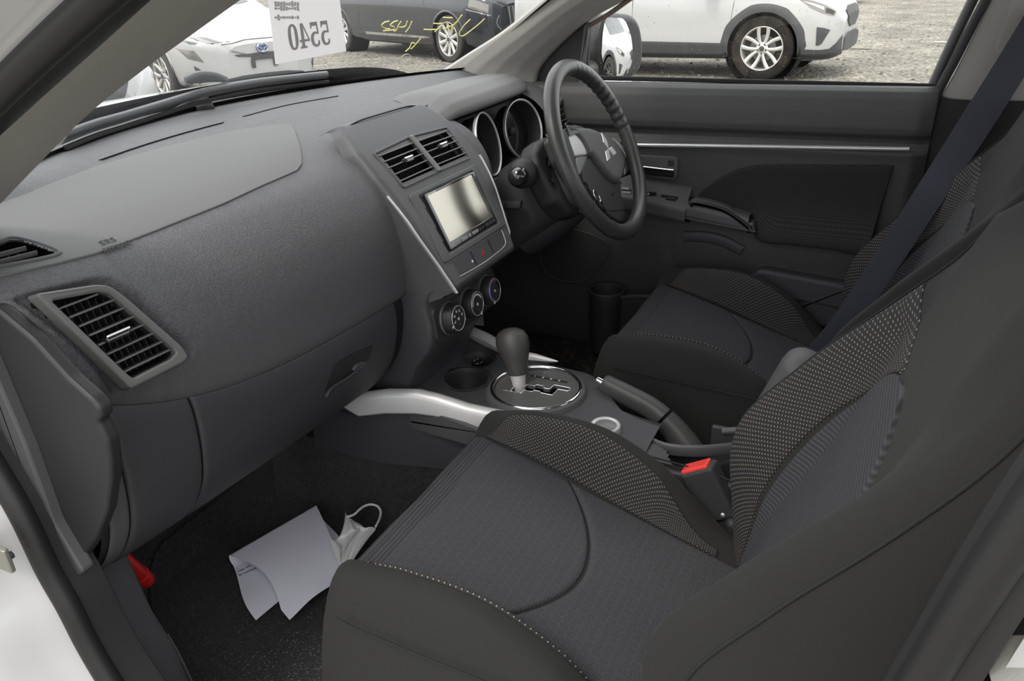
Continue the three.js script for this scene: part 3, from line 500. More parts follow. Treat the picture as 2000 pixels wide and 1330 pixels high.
  part(w, 'back_cover', plateW([[70, 250], [150, 190], [260, 200], [330, 420], [430, 620], [520, 800], [560, 960], [500, 1010], [400, 1010], [260, 860], [150, 650], [60, 480], [36, 350]], -.065, .035, .01), M.dark, 'dark rear cover behind the left spoke');
  for (const [x, y, r] of [[163, 452, .0075], [203, 632, .006]]) { const [a, b] = H([[x, y]], -.06)[0]; part(w, 'screw_hole', WB.put(lathe([[0, -.004], [r * .7, -.003], [r, .001], [r * 1.2, .0015]], 24).rotateX(Math.PI / 2).translate(a, b, -.0625)), M.black); }
  part(w, 'hub', WB.put(new THREE.CylinderGeometry(.05, .055, .06, 32).rotateX(Math.PI / 2).translate(0, -.005, -.06)), M.dark);
}
{
  const c = thing('steering_column', 'dark plastic steering column cowl behind the wheel with a stubby control stalk', 'steering column');
  const rows = []; for (const [n, w, h, y] of [[-.035, .075, .07, -.01], [-.045, .085, .078, -.012], [-.10, .09, .08, -.02], [-.16, .095, .082, -.03], [-.24, .095, .085, -.045]]) { const r = []; for (let i = 0; i <= 40; i++) { const a = i / 40 * 2 * Math.PI, q = 1 / Math.max(1e-6, (Math.abs(Math.cos(a)) ** 3.2 + Math.abs(Math.sin(a)) ** 3.2) ** (1 / 3.2)); r.push(WB.p(-Math.cos(a) * q * w, y + Math.sin(a) * q * h, n)); } rows.push(r); }
  part(c, 'cowl', skin(rows, true), M.lower);
  const lower = []; for (const [n, w, h, y] of [[-.06, .05, .035, -.07], [-.12, .06, .045, -.085], [-.22, .07, .05, -.10]]) { const r = []; for (let i = 0; i <= 30; i++) { const a = i / 30 * 2 * Math.PI; r.push(WB.p(-Math.cos(a) * w, y + Math.sin(a) * h, n)); } lower.push(r); }
  part(c, 'lower_cowl', skin(lower, true), M.lower);
  const k = onX(1019, 341, .20), S = new Frame(k, V(0, 0, 1), V(0, 1, 0));     // the stalk points across towards the left seat
  const st = new THREE.Group(); st.name = 'stalk'; c.add(st);
  const place = (g) => g.rotateZ(Math.PI / 2).rotateY(.22).rotateZ(-.1).translate(k.x, k.y, k.z);
  part(st, 'stalk_collar', place(lathe([[0, -.055], [.027, -.05], [.028, -.01], [.026, .004], [.018, .01], [.015, .01]], 36)), M.dark);
  part(st, 'stalk_knob', place(lathe([[.0165, .008], [.0185, .02], [.0175, .038], [.012, .046], [0, .048]], 36)), M.gloss, 'glossy black end knob');
  part(c, 'tilt_lever', ribbon([onX(975, 400, .26), onX(1000, 401, .25), onX(1018, 400, .245)], V(0, .5, 1), .018, .008, 10), M.rubber, 'small tilt lever');
}
// ------------------------------------------------------------------ console between the seats
const CY = .287;
const deckY = (z) => CY + (z < -.1 ? .012 * sm(-z, .1, .2) : 0) - .02 * sm(z, .1, .26);
{
  const c = thing('centre_console', 'dark plastic console between the front seats with cup holders and silver side trims', 'console');
  const hwz = (z) => z < -.06 ? lerp(.115, .15, sm(-z, .06, .26)) : lerp(.115, .10, sm(z, 0, .2));
  const cup = V(-.015, 0, -.118), cupR = .041, gateC = V(-.012, 0, .023), gateR = .085;
  // deck with a round opening for the cup holder
  const rightW = (z) => lerp(hwz(z) - .012, -.035, sm(z, .07, .24)), deck = (u, v) => { const z = lerp(-.2, .25, v), a = lerp(-1, 1, u), w = a > 0 ? rightW(z) : hwz(z) - .012; return V(a * w, deckY(z) - .004 * a ** 8, z); };
  part(c, 'deck', grid(deck, 90, 160, { drop: (p) => Math.hypot(p.x - cup.x, p.z - cup.z) < cupR || Math.hypot(p.x - .062, p.z + .135) < .03 || Math.hypot(p.x - gateC.x, p.z - gateC.z) < gateR - .008 }), M.lower);
  part(c, 'cup_holder', lathe([[0, -.062], [cupR - .004, -.062], [cupR - .001, -.01], [cupR + .002, 0], [cupR + .004, .0018], [cupR + .009, .0005]], 48).translate(cup.x, deckY(cup.z), cup.z), M.dark, 'round cup holder');
  part(c, 'coin_well', lathe([[0, -.03], [.02, -.028], [.028, -.012], [.032, 0], [.035, .001]], 40).scale(1.15, 1, 1).translate(.062, deckY(-.135), -.135), M.dark);
  const so = part(c, 'power_socket', lathe([[0, .004], [.008, .004], [.0085, .008], [.0105, .009], [.012, .006], [.012, -.016]], 32).translate(.062, deckY(-.135) - .012, -.135), M.gloss, 'round socket cover');
  // side walls and silver trims
  for (const s of [-1, 1]) {
    const wall = (u, v) => { const z = lerp(-.38, s > 0 ? .25 : .34, u), w = z < -.06 ? hwz(Math.max(z, -.26)) + .0 : s > 0 ? rightW(z) + .006 : hwz(z); return V(s * lerp(w - .002, w + .004, v), lerp(deckY(z) - (z < -.2 ? .012 * sm(-z, .2, .36) : 0) - .01, .158, v), z); };
    part(c, 'side_wall', grid(wall, 50, 10), M.lower);
    const foot = (u, v) => { const z = lerp(-.5, s > 0 ? .25 : .34, u), w = z < -.06 ? hwz(Math.max(z, -.26)) : s > 0 ? rightW(z) + .006 : hwz(z); return V(s * lerp(w - .004, w + .01, v), lerp(.17, .0, v), z); };
    part(c, 'tunnel_side', grid(foot, 50, 8, { uv: (p) => [p.z, p.y] }), M.carpet);
    if (s < 0) { const WF = new Frame(V(-.132, 0, 0), V(0, 0, 1), V(0, 1, 0)); part(c, 'side_plate', plate(WF, rshape(WF.pts([[745, 806], [835, 800], [960, 846], [950, 880], [682, 803]]), .003), -.02, .022, .003), M.trim); }
    const tz = s < 0 ? [.12, .06, 0, -.06, -.115, -.15, -.2, -.25, -.288] : [.012, -.012, -.035, -.07, -.115, -.15, -.2, -.25, -.288];
    const rows = tz.map((z, i) => { const out = s * (hwz(z) + (z < -.13 ? .012 * sm(-z, .13, .26) : 0)), top = deckY(z) + .011 + .012 * sm(-z, .07, .13) - .020 * sm(-z, .15, .29), h = .034 + .008 * sm(-z, .08, .16) - (i === 8 ? .018 : 0), lo = top - h; const r = []; for (const [a, b] of [[-.014, -.012], [-.010, -.002], [-.002, 0], [.006, -.004], [.010, -.012], [.0135, -h + .004], [.0125, -h], [.006, -h], [-.008, -h * .7], [-.014, -.012]]) { const q = s > 0 ? [.1, .5, .85][i] ?? 1 : 1; r.push(V(out + s * a * q, top - .01 * (1 - q) + b * q, z)); } return r; });
    part(c, 'side_trim', skin(rows, true, s > 0), M.silver, s < 0 ? 'satin silver trim towards the left seat' : 'satin silver trim towards the right seat');
  }
  // rear tray with two cups and the brake slot
  const tray = (u, v) => { const z = lerp(.245, .62, v), a = lerp(-1, 1, u); return V(lerp(-.1, lerp(-.056, -.014, sm(z, .21, .42)), u), .262 - .03 * sm(v, 0, .3) - .003 * a ** 8, z); };
  part(c, 'rear_deck', grid(tray, 60, 80, { drop: (p) => Math.hypot(p.x + .058, p.z - .312) < .033 || Math.hypot(p.x + .058, p.z - .395) < .033 }), M.lower);
  for (const z of [.312, .395]) part(c, 'cup_well', lathe([[0, -.06], [.031, -.06], [.0335, -.006], [.036, .003], [.039, .0015]], 40).translate(-.058, .2415, z), M.dark);
  const lip = [[1222, 872], [1232, 858], [1262, 862], [1300, 876], [1360, 881], [1446, 874], [1540, 862]].map(([x, y]) => onY(x, y, .254));
  part(c, 'tray_rib', ribbon(lip, V(0, 1, 0), .022, .010, 50), M.trim);
  part(c, 'rear_side', rbox(.01, .25, .36, .004, -.103, .125, .43), M.lower); part(c, 'rear_side', rbox(.01, .24, .3, .004, .075, .12, .47), M.lower);
  part(c, 'slot_floor', rbox(.09, .02, .4, .004, .03, .175, .44), M.dark); part(c, 'slot_ledge', rbox(.05, .03, .12, .006, .045, .222, .46), M.trim);
  part(c, 'tunnel_carpet', rbox(.17, .17, .62, .03, .03, .085, .12), M.carpet);
  part(c, 'slot_rim', ribbon([V(.072, .232, .34), V(.073, .240, .37), V(.073, .242, .45), V(.073, .242, .56)], V(0, 1, 0), .014, .012, 30), M.trim);
  part(c, 'rear_box', rbox(.19, .2, .18, .02, 0, .13, .62), M.lower);
  // drive selector dial
  const D = V(-.064, deckY(.178) - .008, .172), dl = new THREE.Group(); dl.name = 'drive_dial'; c.add(dl);
  part(dl, 'dial_dish', lathe([[0, -.01], [.034, -.008], [.037, .001], [.035, .0025]], 40).translate(D.x, D.y - .001, D.z), M.dark);
  part(dl, 'dial_knob', lathe([[.0265, -.006], [.026, .012], [.0235, .0155], [.021, .0145], [.018, .0125], [0, .0135]], 40).translate(D.x, D.y, D.z), M.silver, 'silver rimmed dial');
  part(dl, 'dial_cap', lathe([[.0185, .0135], [.012, .0165], [0, .0172]], 32).translate(D.x, D.y, D.z), mat({ color: grey(.16), roughness: .4 }));
  // shift gate
  const G = new THREE.Group(); G.name = 'shift_gate'; c.add(G); const gy = deckY(.02) + .004, GF = new Frame(V(gateC.x, gy, gateC.z), V(1, 0, 0), V(0, 0, -1));
  part(G, 'gate_base', GF.put(lathe([[.072, .002], [.084, .0065], [.088, .004], [.092, -.006]], 72).rotateX(Math.PI / 2)), M.trim);
  part(G, 'gate_ring', GF.put(ring(.079, .0035, 90, 12).translate(0, 0, .0065)), M.chrome, 'chrome ring');
  const cells = [[-.016, .032], [.006, .032], [.006, .012], [.012, .012], [.012, -.006], [.017, -.006], [.017, -.022], [.0, -.022], [.0, -.034], [.030, -.034]];
  const path = [[-.014, .036], [-.014, .020], [-.002, .020], [-.002, .004], [.004, .004], [.004, -.012], [-.004, -.012], [-.004, -.030], [-.016, -.030], [-.016, -.050]];
  const gate = rshape([[-.024, .040], [.002, .040], [.002, .022], [.009, .022], [.009, .006], [.015, .006], [.015, -.010], [.008, -.010], [.008, -.022], [.026, -.024], [.026, -.056], [.014, -.056], [.014, -.036], [-.010, -.036], [-.010, -.012], [-.006, -.012], [-.006, .002], [-.012, .002], [-.012, .018], [-.024, .018]], .002);
  const plateS = new THREE.Shape(); plateS.absarc(0, 0, .0755, 0, 2 * Math.PI);
  const M2 = new THREE.Matrix4().makeRotationZ(0);
  part(G, 'gate_plate', plate(GF, withHole(plateS, gate), -.004, .0065, 0), mat({ color: grey(.075, 1), roughness: .45 }));
  part(G, 'gate_floor', plate(GF, rrect(.08, .12, .01), -.02, .004), M.black);
  const gp = gate.getPoints(6).map(p => GF.p(p.x, p.y, .0028)); part(G, 'gate_edge', tube(gp, .0009, 220, 5, true), M.chrome, 'bright edge of the gate slot');
  part(G, 'position_window', plate(GF, rrect(.006, .072, .001, .044, -.006), .002, .0012), M.black, 'dark strip of gear letters');
  'PRND'.split('').forEach((ch, i) => part(G, 'gear_letter', GF.put(text(ch, .0045, .0003).rotateZ(Math.PI / 2).translate(.044, .022 - i * .016, .0033)), M.print));
}
{
  const s = thing('gear_lever', 'black bulb-topped automatic gear lever with a silver neck', 'gear lever');
  const a = V(-.012, .268, -.008), b = V(-.006, .335, -.018), T3 = V(.008, .385, -.030), ax = T3.clone().sub(a).normalize(), q = new THREE.Quaternion().setFromUnitVectors(V(0, 1, 0), ax), put = (g) => g.applyQuaternion(q).translate(a.x, a.y, a.z);
  part(s, 'shaft', put(lathe([[0, -.012], [.007, -.012], [.007, .025]], 20)), M.dark);
  part(s, 'neck', put(lathe([[.0075, .010], [.0105, .012], [.0125, .03], [.0155, .052], [.0155, .056]], 36)), M.silver, 'satin silver neck');
  const body = lathe([[.0158, .046], [.0175, .052], [.0205, .068], [.0255, .085], [.0285, .1], [.0275, .114], [.022, .124], [.012, .1295], [0, .131]], 44);
  body.scale(1, 1, 1.08); { const p = body.attributes.position; for (let i = 0; i < p.count; i++) { const y = p.getY(i); p.setZ(i, p.getZ(i) - .05 * Math.max(0, y - .06)); } body.computeVertexNormals(); }
  part(s, 'knob', put(body), mat({ color: grey(.05, .98), roughness: .38, bumpMap: T.fine, bumpScale: .0001 }), 'black leather bulb');
}
{
  const h = thing('handbrake_lever', 'black handbrake lever with a chrome release button, resting low between the seats', 'handbrake');
  const P = [onX(1178, 748, .05), onX(1225, 772, .046), onX(1275, 800, .042), onX(1318, 842, .034), onX(1352, 890, .022)], wid = [.0165, .018, .0185, .021, .024];
  const c = curve(P), rows = []; for (let i = 0; i <= 40; i++) { const t = i / 40, p = c.getPoint(t), tg = c.getTangent(t), k = t * 4, j = Math.min(3, Math.floor(k)), r = lerp(wid[j], wid[j + 1], k - j) * (t < .02 ? .86 : 1), X = V(1, 0, 0).addScaledVector(tg, -tg.x).normalize(), U = tg.clone().cross(X); const q = []; for (let m = 0; m <= 24; m++) { const a = m / 24 * 2 * Math.PI, e = 1 / (Math.abs(Math.cos(a)) ** 2.8 + Math.abs(Math.sin(a)) ** 2.8) ** (1 / 2.8); q.push(p.clone().addScaledVector(X, Math.cos(a) * r * e * .92).addScaledVector(U, Math.sin(a) * r * e)); } rows.push(q); }
  part(h, 'grip', skin(rows.slice(0, 25), true, true), mat({ color: grey(.055, 1), roughness: .5, bumpMap: T.fine, bumpScale: .0001 }));
  part(h, 'lever_arm', skin(rows.slice(25).map(r => { const c0 = r.reduce((a, b) => a.add(b), V(0, 0, 0)).multiplyScalar(1 / r.length); return r.map(p => p.clone().sub(c0).multiplyScalar(1.04).add(c0)); }), true, true), mat({ color: grey(.045, 1), roughness: .55 }));
  const d = P[0].clone().sub(P[1]).normalize(), q = new THREE.Quaternion().setFromUnitVectors(V(0, 1, 0), d); part(h, 'release_button', lathe([[.0065, -.006], [.0065, .012], [.005, .014], [0, .0142]], 24).applyQuaternion(q).translate(P[0].x, P[0].y, P[0].z), M.chrome, 'chrome release button');
}
{
  const b = thing('armrest', 'grey padded armrest folded down between the two seatbacks', 'armrest');
  const g = rbox(.085, .16, .13, .032, 0, 0, 0); g.applyMatrix4(new THREE.Matrix4().makeRotationX(.36)).translate(.058, .325, .468);
  part(b, 'cushion', boxUV(g), mat({ color: grey(.1, .98), roughness: .55, bumpMap: T.grain, bumpScale: .0003 }));
  part(b, 'hinge_post', rbox(.05, .2, .05, .012, .075, .26, .55), M.dark);
}
{
  const b = thing('seat_belt_buckle', 'black seat belt buckle with a red press button beside the left seat', 'buckle');
  const top = onX(1362, 910, -.112), base = onX(1412, 1010, -.118), ax = top.clone().sub(base).normalize(), L = top.distanceTo(base), q = new THREE.Quaternion().setFromRotationMatrix(new THREE.Matrix4().makeBasis(V(1, 0, 0).addScaledVector(ax, -ax.x).normalize(), ax, V(1, 0, 0).addScaledVector(ax, -ax.x).normalize().cross(ax)));
  const put = (g) => g.applyQuaternion(q).translate(base.x, base.y, base.z);
  part(b, 'case', put(rbox(.034, L * .97, .056, .006, 0, L / 2, 0)), M.rubber);
  part(b, 'press_button', put(rbox(.026, .009, .044, .0025, 0, L * .985, -.002)), M.redBuckle, 'red press button');
  part(b, 'rivet', put(lathe([[0, .003], [.003, .0025], [.004, 0]], 16).rotateZ(Math.PI / 2).translate(-.015, .012, .01)), M.silver);
  part(b, 'stalk', put(rbox(.02, .12, .03, .005, 0, -.05, 0)), M.dark);
}
// ------------------------------------------------------------------ seats
const SX = -.360, SLEAN = .36, SO = V(0, .165, .43);
const seatMid = (z) => .301 - .29 * z + .05 * sm(z, .33, .5) * 0;
const bolsterH = (z) => spline([[-.04, .018], [.026, .034], [.095, .064], [.2, .089], [.29, .073], [.33, .048], [.38, .018], [.44, .004], [.6, 0]], z);
const ZS0 = -.036, ZS1 = .50, HALF = .25;
const seatW = (z) => HALF - .012 * sm(.06 - z, 0, .08) - .02 * sm(z, .34, .46);
const cushY = (u, z) => {                       // u across from the middle of the seat
  const a = Math.abs(u), w = seatW(z), e = clamp((w - a) / .045), f = clamp((z - ZS0) / .055), base = .10;
  const bol = bolsterH(z) * sm(a, .154, .194) - .004 * sm(a, .09, 0) + .006 * (1 - (u / .16) ** 2) * sm(a, .16, .05) * 0;
  const top = seatMid(Math.max(z, 0)) + bol; const roll = Math.sqrt(Math.max(0, 1 - (1 - e) ** 2.4)), rf = Math.sqrt(Math.max(0, 1 - (1 - f) ** 2.2));
  return base + (top - base) * (roll < .999 || rf < .999 ? Math.min(1, .0 + 1 - (1 - roll) * .95 - (1 - rf) * .95) : 1);
};
const cush = (u, z, off = 0) => V(SX + u, Math.max(.08, cushY(u, z)) + off, z);
const nY = (z) => V(0, .96, .28);
const backN = V(0, Math.sin(SLEAN), -Math.cos(SLEAN)), backU = V(0, Math.cos(SLEAN), Math.sin(SLEAN));
const backW = (h) => spline([[-.05, .235], [.1, .25], [.3, .252], [.42, .25], [.52, .238], [.6, .21], [.66, .15]], h);
const backBol = (h) => spline([[-.06, .0], [0, .02], [.08, .055], [.2, .098], [.32, .072], [.45, .022], [.55, -.012], [.7, -.03]], h);
const backD = (u, h) => { const a = Math.abs(u), w = backW(h), e = clamp((w - a) / .03), b = backBol(h) * sm(a, .13, .215), crown = .012 * sm(h, 0, .16) * sm(.34, .0, .34) * (1 - sm(h, .1, .3)); const f = clamp((.655 - h) / .06); return -.10 + (b + .10 + crown) * Math.sqrt(Math.max(0, 1 - (1 - e) ** 2.3)) * Math.sqrt(Math.max(0, 1 - (1 - f) ** 2.2)); };
const back = (u, h, off = 0) => V(SX + u, SO.y, SO.z).addScaledVector(backU, h).addScaledVector(backN, backD(u, h) + off);
function makeSeat(label) {
  const s = thing('front_seat', label, 'car seat', null);
  const edgeU = (n) => { const a = []; for (let i = 0; i <= n; i++) { const t = -1 + 2 * i / n; a.push((Math.sin(t * Math.PI / 2) * .6 + t * .4) * .5 + .5); } return a; };
  // cushion: closed height field
  const body = (p, v) => { const z = lerp(ZS0, ZS1, v), w = seatW(z); return cush(lerp(-w, w, p), z); };
  part(s, 'seat_cushion', [grid(body, edgeU(90), [0, .002, .006, .012, .02, .03, .042, .056, .07, .085, .1, .12, .14, ...Array.from({ length: 44 }, (_, i) => .16 + .84 * i / 43)], { flip: true }), rbox(.47, .10, .47, .02, SX, .075, .245)], M.plainCloth, 'plain black outer cloth');
  const iw = (z) => .161 - .008 * sm(z, .05, .4);
  // centre panel split by the curved seam
  const seamZ = (u) => .245 - .085 * (u / .161) ** 2;      // bows towards the backrest in the middle
  const region = (z0, z1) => (a, b) => { const t = lerp(-1, 1, a), zz = lerp(typeof z0 === 'function' ? z0(t * .16) : z0, typeof z1 === 'function' ? z1(t * .16) : z1, b); return cush(t * iw(zz), zz); };
  const uvS = (p) => [p.x, p.z];
  part(s, 'front_centre', padded(region(.028, (u) => seamZ(u) - .0015), 50, 50, .005, .008, { uv: uvS, flip: true, sign: -1 }), M.weave, 'woven centre panel, front half');
  part(s, 'front_roll', padded((a, b) => { const t = lerp(-1, 1, a), z = lerp(ZS0 + .003, .046, b); return cush(t * (iw(.03)), z); }, 40, 24, .0042, .004, { flip: true, sign: -1, uv: (p) => [p.x, p.z - p.y] }), M.rib, 'ribbed front roll');
  part(s, 'rear_centre', padded(region((u) => seamZ(u) + .0015, .47), 50, 50, .005, .008, { uv: uvS, flip: true, sign: -1 }), M.weave, 'woven centre panel, rear half');
  for (const k of [-1, 1]) {
    const f = (a, b) => { const z = lerp(.016 , .395, b), pinch = sm(b, 0, .1) * (1 - .55 * sm(b, .72, 1)), lo = iw(z) + .002, hi = lo + (.026 + .007 * Math.sin(b * Math.PI)) * Math.max(.08, pinch); return cush(k * lerp(lo, hi, a), z); };
    part(s, 'side_mesh', padded(f, 16, 60, .004, .005, { flip: k > 0, sign: k > 0 ? -1 : 1 }), M.mesh, 'pale dotted knit strip on the cushion side');
    const st = []; for (let i = 0; i <= 30; i++) { const z = lerp(.028, .44, i / 30), w = seatW(z); st.push(V(SX + k * (w - .0015), Math.max(.11, cushY(k * (w - .0018), z)) * .0 + .286 - .05 * (z), z)); }
    part(s, 'side_seam', tube(st, .0014, 60, 5), M.stitch);
  }
  // backrest: closed loft
  const H0 = -.05, H1 = .655;
  const front = (p, v) => { const h = lerp(H0, H1, v), w = backW(h); return back(lerp(-w, w, p), h); };
  const rear = (p, v) => { const h = lerp(H0, H1, v), w = backW(h); return back(0, h).setX(SX + lerp(-w, w, p)).addScaledVector(backN, -backD(0, h) - .10 - .03 * (1 - (2 * p - 1) ** 4)); };
  part(s, 'backrest', [grid(front, edgeU(90), graded(60, .12)), grid(rear, 30, 30, { flip: true })], M.plainCloth, 'plain black backrest');
  const ti = (h) => { const k = clamp((h - .24) / .205); return .158 * Math.sqrt(Math.max(0, 1 - k ** 2.6)); };
  const ins = (a, b) => { const h = lerp(-.03, .446, b); return back(lerp(-1, 1, a) * Math.max(.012, ti(h)), h); };
  part(s, 'back_centre', padded(ins, 40, 60, .005, .006, { uv: (p) => [p.x, p.y], sign: -1 }), M.rib, 'ribbed centre of the backrest');
  for (const k of [-1, 1]) {
    const f = (a, b) => { const top = k < 0 ? lerp(.36, .39, a) : lerp(.435, .492, a), h = lerp(-.03, top, b), lo = Math.max(ti(h) + .003, h > .44 ? 0.02 : 0), w = backW(h) - (k < 0 ? .085 : .038); return back(k * lerp(Math.min(lo, w - .006), w, a), h); };
    part(s, 'back_mesh', padded(f, 30, 60, .003, .005, { sign: k > 0 ? -1 : 1, flip: k < 0 }), M.mesh, 'pale dotted knit panel on the backrest side');
    const pp = []; for (let i = 0; i <= 40; i++) { const h = lerp(-.04, .6, i / 40); pp.push(back(k * (backW(h) - (k < 0 ? .010 : .034)), h, .001)); }
    part(s, 'piping', tube(pp, .002, 80, 6), M.stitch, 'black piping along the bolster');
    part(s, 'recline_cover', rbox(.03, .10, .12, .012, SX + k * .232, .16, .45), M.dark);
  }
  for (const [x, z] of [[-.2, .06], [.2, .06], [-.2, .42], [.2, .42]]) part(s, 'seat_leg', rbox(.03, .06, .05, .006, SX + x, .03, z), M.dark);
  return s;
}
const seatL = makeSeat('left front seat in dark cloth, its cushion filling the lower middle');
settle(seatL);
{
  const s = seatL.clone(); s.name = numbered('front_seat'); scene.add(s); s.position.x += .745; s.position.z += .085;
  s.userData = { ...seatL.userData, label: 'right front seat in dark cloth behind the steering wheel, a belt across it' };
}
// ------------------------------------------------------------------ floor, sills, carpets
const floorY = (z) => z < -.52 ? (-.52 - z) * .6 : 0;
const floorP = (u, v) => { const x = lerp(-.64, .66, u), z = lerp(-.82, .75, v); return V(x, floorY(z), z); };
{
  const f = structure('floor');
  part(f, 'floor_carpet', grid((u, v) => floorP(u, v), 40, 80, { flip: true, uv: (p) => [p.x, p.z - p.y] }), M.carpet);
  part(f, 'floor_pan', rbox(1.32, .05, 2.6, .01, 0, -.05, .95), M.dark);
  part(f, 'fire_wall', rbox(1.36, .62, .04, .01, 0, .42, -.84), M.black);
  // hump of dirty trim at the driver's feet
  const hump = (u, v) => { const x = lerp(.16, .66, u), z = lerp(-.62, .1, v); return V(x, floorY(z) + .012 + .035 * sm(u, .6, 1) + .02 * Math.sin(v * 3.1), z); };
  part(f, 'driver_mat', grid(hump, 20, 30, { flip: true, uv: (p) => [p.x, p.z] }), M.dirty);
  part(f, 'seat_rail_bracket', rbox(.02, .012, .035, .003, ...onY(1075, 716, .03).toArray()), mat({ color: [.12, .085, .05], roughness: .6 }));
}
{
  const m = thing('floor_mat', 'black ribbed carpet floor mat in the left footwell, dusty near the seat', 'floor mat');
  const o = [[300, 1075], [420, 985], [545, 880], [575, 880], [606, 900], [622, 920], [632, 950], [655, 978], [690, 1005], [760, 1040], [820, 1120], [760, 1340], [345, 1340], [300, 1215], [285, 1150]];
  const uv = o.map(([x, y]) => seek(floorP, x, y, .2, .3)), poly = rshape(uv.map(([a, b]) => floorP(a, b)).map(p => [p.x, p.z]), .03).getPoints(6), zs = poly.map(p => p.y), za = Math.min(...zs) + 1e-3, zb = Math.max(...zs) - 1e-3;
  const across = (z) => { let lo = 9, hi = -9; for (let i = 0; i < poly.length; i++) { const p = poly[i], q = poly[(i + 1) % poly.length]; if ((p.y > z) !== (q.y > z)) { const x = p.x + (q.x - p.x) * (z - p.y) / (q.y - p.y); lo = Math.min(lo, x); hi = Math.max(hi, x); } } return [lo, hi]; };
  const pile = (u, v) => { const z = lerp(za, zb, .5 - .5 * Math.cos(v * Math.PI)), [l, h] = across(z); return V(lerp(l, h, u), floorY(z), z); };
  part(m, 'mat_pile', padded(pile, 40, 70, .008, .006, { sign: -1, flip: true, uv: (p) => [p.x, p.z - p.y] }), M.carpet);
  part(m, 'mat_binding', tube(uv.slice(2, 11).map(([a, b]) => floorP(a, b).add(V(0, .009, 0))), .004, 80, 6), mat({ color: grey(.07), roughness: .8 }));
  const n = 420, im = new THREE.InstancedMesh(new THREE.TetrahedronGeometry(.0011), mat({ color: [.3, .27, .22], roughness: .9 }), n), M4 = new THREE.Matrix4(); const c = onY(610, 1300, .009);
  for (let i = 0; i < n; i++) { const r = Math.sqrt(-2 * Math.log(rnd() + 1e-6)) * .055, a = rnd() * 6.283; M4.makeRotationFromEuler(new THREE.Euler(rnd() * 6, rnd() * 6, 0)).setPosition(c.x + Math.cos(a) * r, .0095, c.z + Math.sin(a) * r * 1.5); im.setMatrixAt(i, M4); }
  im.name = 'sand_grains'; im.userData.kind = 'stuff'; m.add(im);
}
// kick panel and sill on the open side
{
  const t = structure('trim_1');
  const outer = [[128, 1132], [163, 1190], [198, 1259], [243, 1330]].map(([x, y]) => onX(x, y, -.715)), inner = [[246, 1082], [290, 1180], [340, 1262], [372, 1330]].map(([x, y]) => onX(x, y, -.625));
  outer.push(V(-.715, .075, -.16), V(-.715, .055, 0), V(-.715, .055, .6)); inner.push(V(-.625, .055, -.2), V(-.62, .045, 0), V(-.62, .045, .6));
  outer.unshift(outer[0].clone().add(V(0, .12, -.03))); inner.unshift(inner[0].clone().add(V(0, .12, -.04)));
  const oc = curve(outer), ic = curve(inner), sec = (t) => { const a = oc.getPoint(t), b = ic.getPoint(t); return [a.clone().add(V(-.004, -.03, .0)), a, a.clone().lerp(b, .12).add(V(0, .006, .004)), a.clone().lerp(b, .5).add(V(0, .007, .004)), b.clone().lerp(a, .12).add(V(0, .003, .003)), b, b.clone().add(V(.012, -.04, -.012)), V(b.x + .02, Math.min(b.y - .05, Math.max(-.02, b.y - .3)), b.z - .03)]; };
  part(t, 'sill_trim', grid((u, v) => { const r = sec(u), k = v * (r.length - 1), i = Math.min(r.length - 2, Math.floor(k)); return r[i].clone().lerp(r[i + 1], k - i); }, 80, 28, { flip: true }), mat({ color: grey(.075, 1.12), roughness: .5, bumpMap: T.fine, bumpScale: .00012 }), 'scuffed dark kick panel and sill trim');
  part(t, 'sill_edge_wear', ribbon([[325, 1240], [345, 1275], [362, 1310], [372, 1332]].map(([x, y]) => onX(x, y, -.624).add(V(0, .003, .003))), V(0, 1, 0), .004, .001, 12), mat({ color: [.14, .13, .11], roughness: .9 }));
  const gF = new Frame(V(-.722, 0, 0), V(0, 0, -1), V(0, 1, 0));
  const gp = gF.pts([[-60, 530], [0, 680], [75, 860], [128, 1010], [184, 1104], [145, 1128], [75, 975], [20, 860], [-20, 760], [-80, 640]]);
  part(t, 'pillar_foot_trim', plate(gF, rshape(gp, .006), -.012, .014, .003), M.trim, 'flat grey trim at the pillar foot');
}
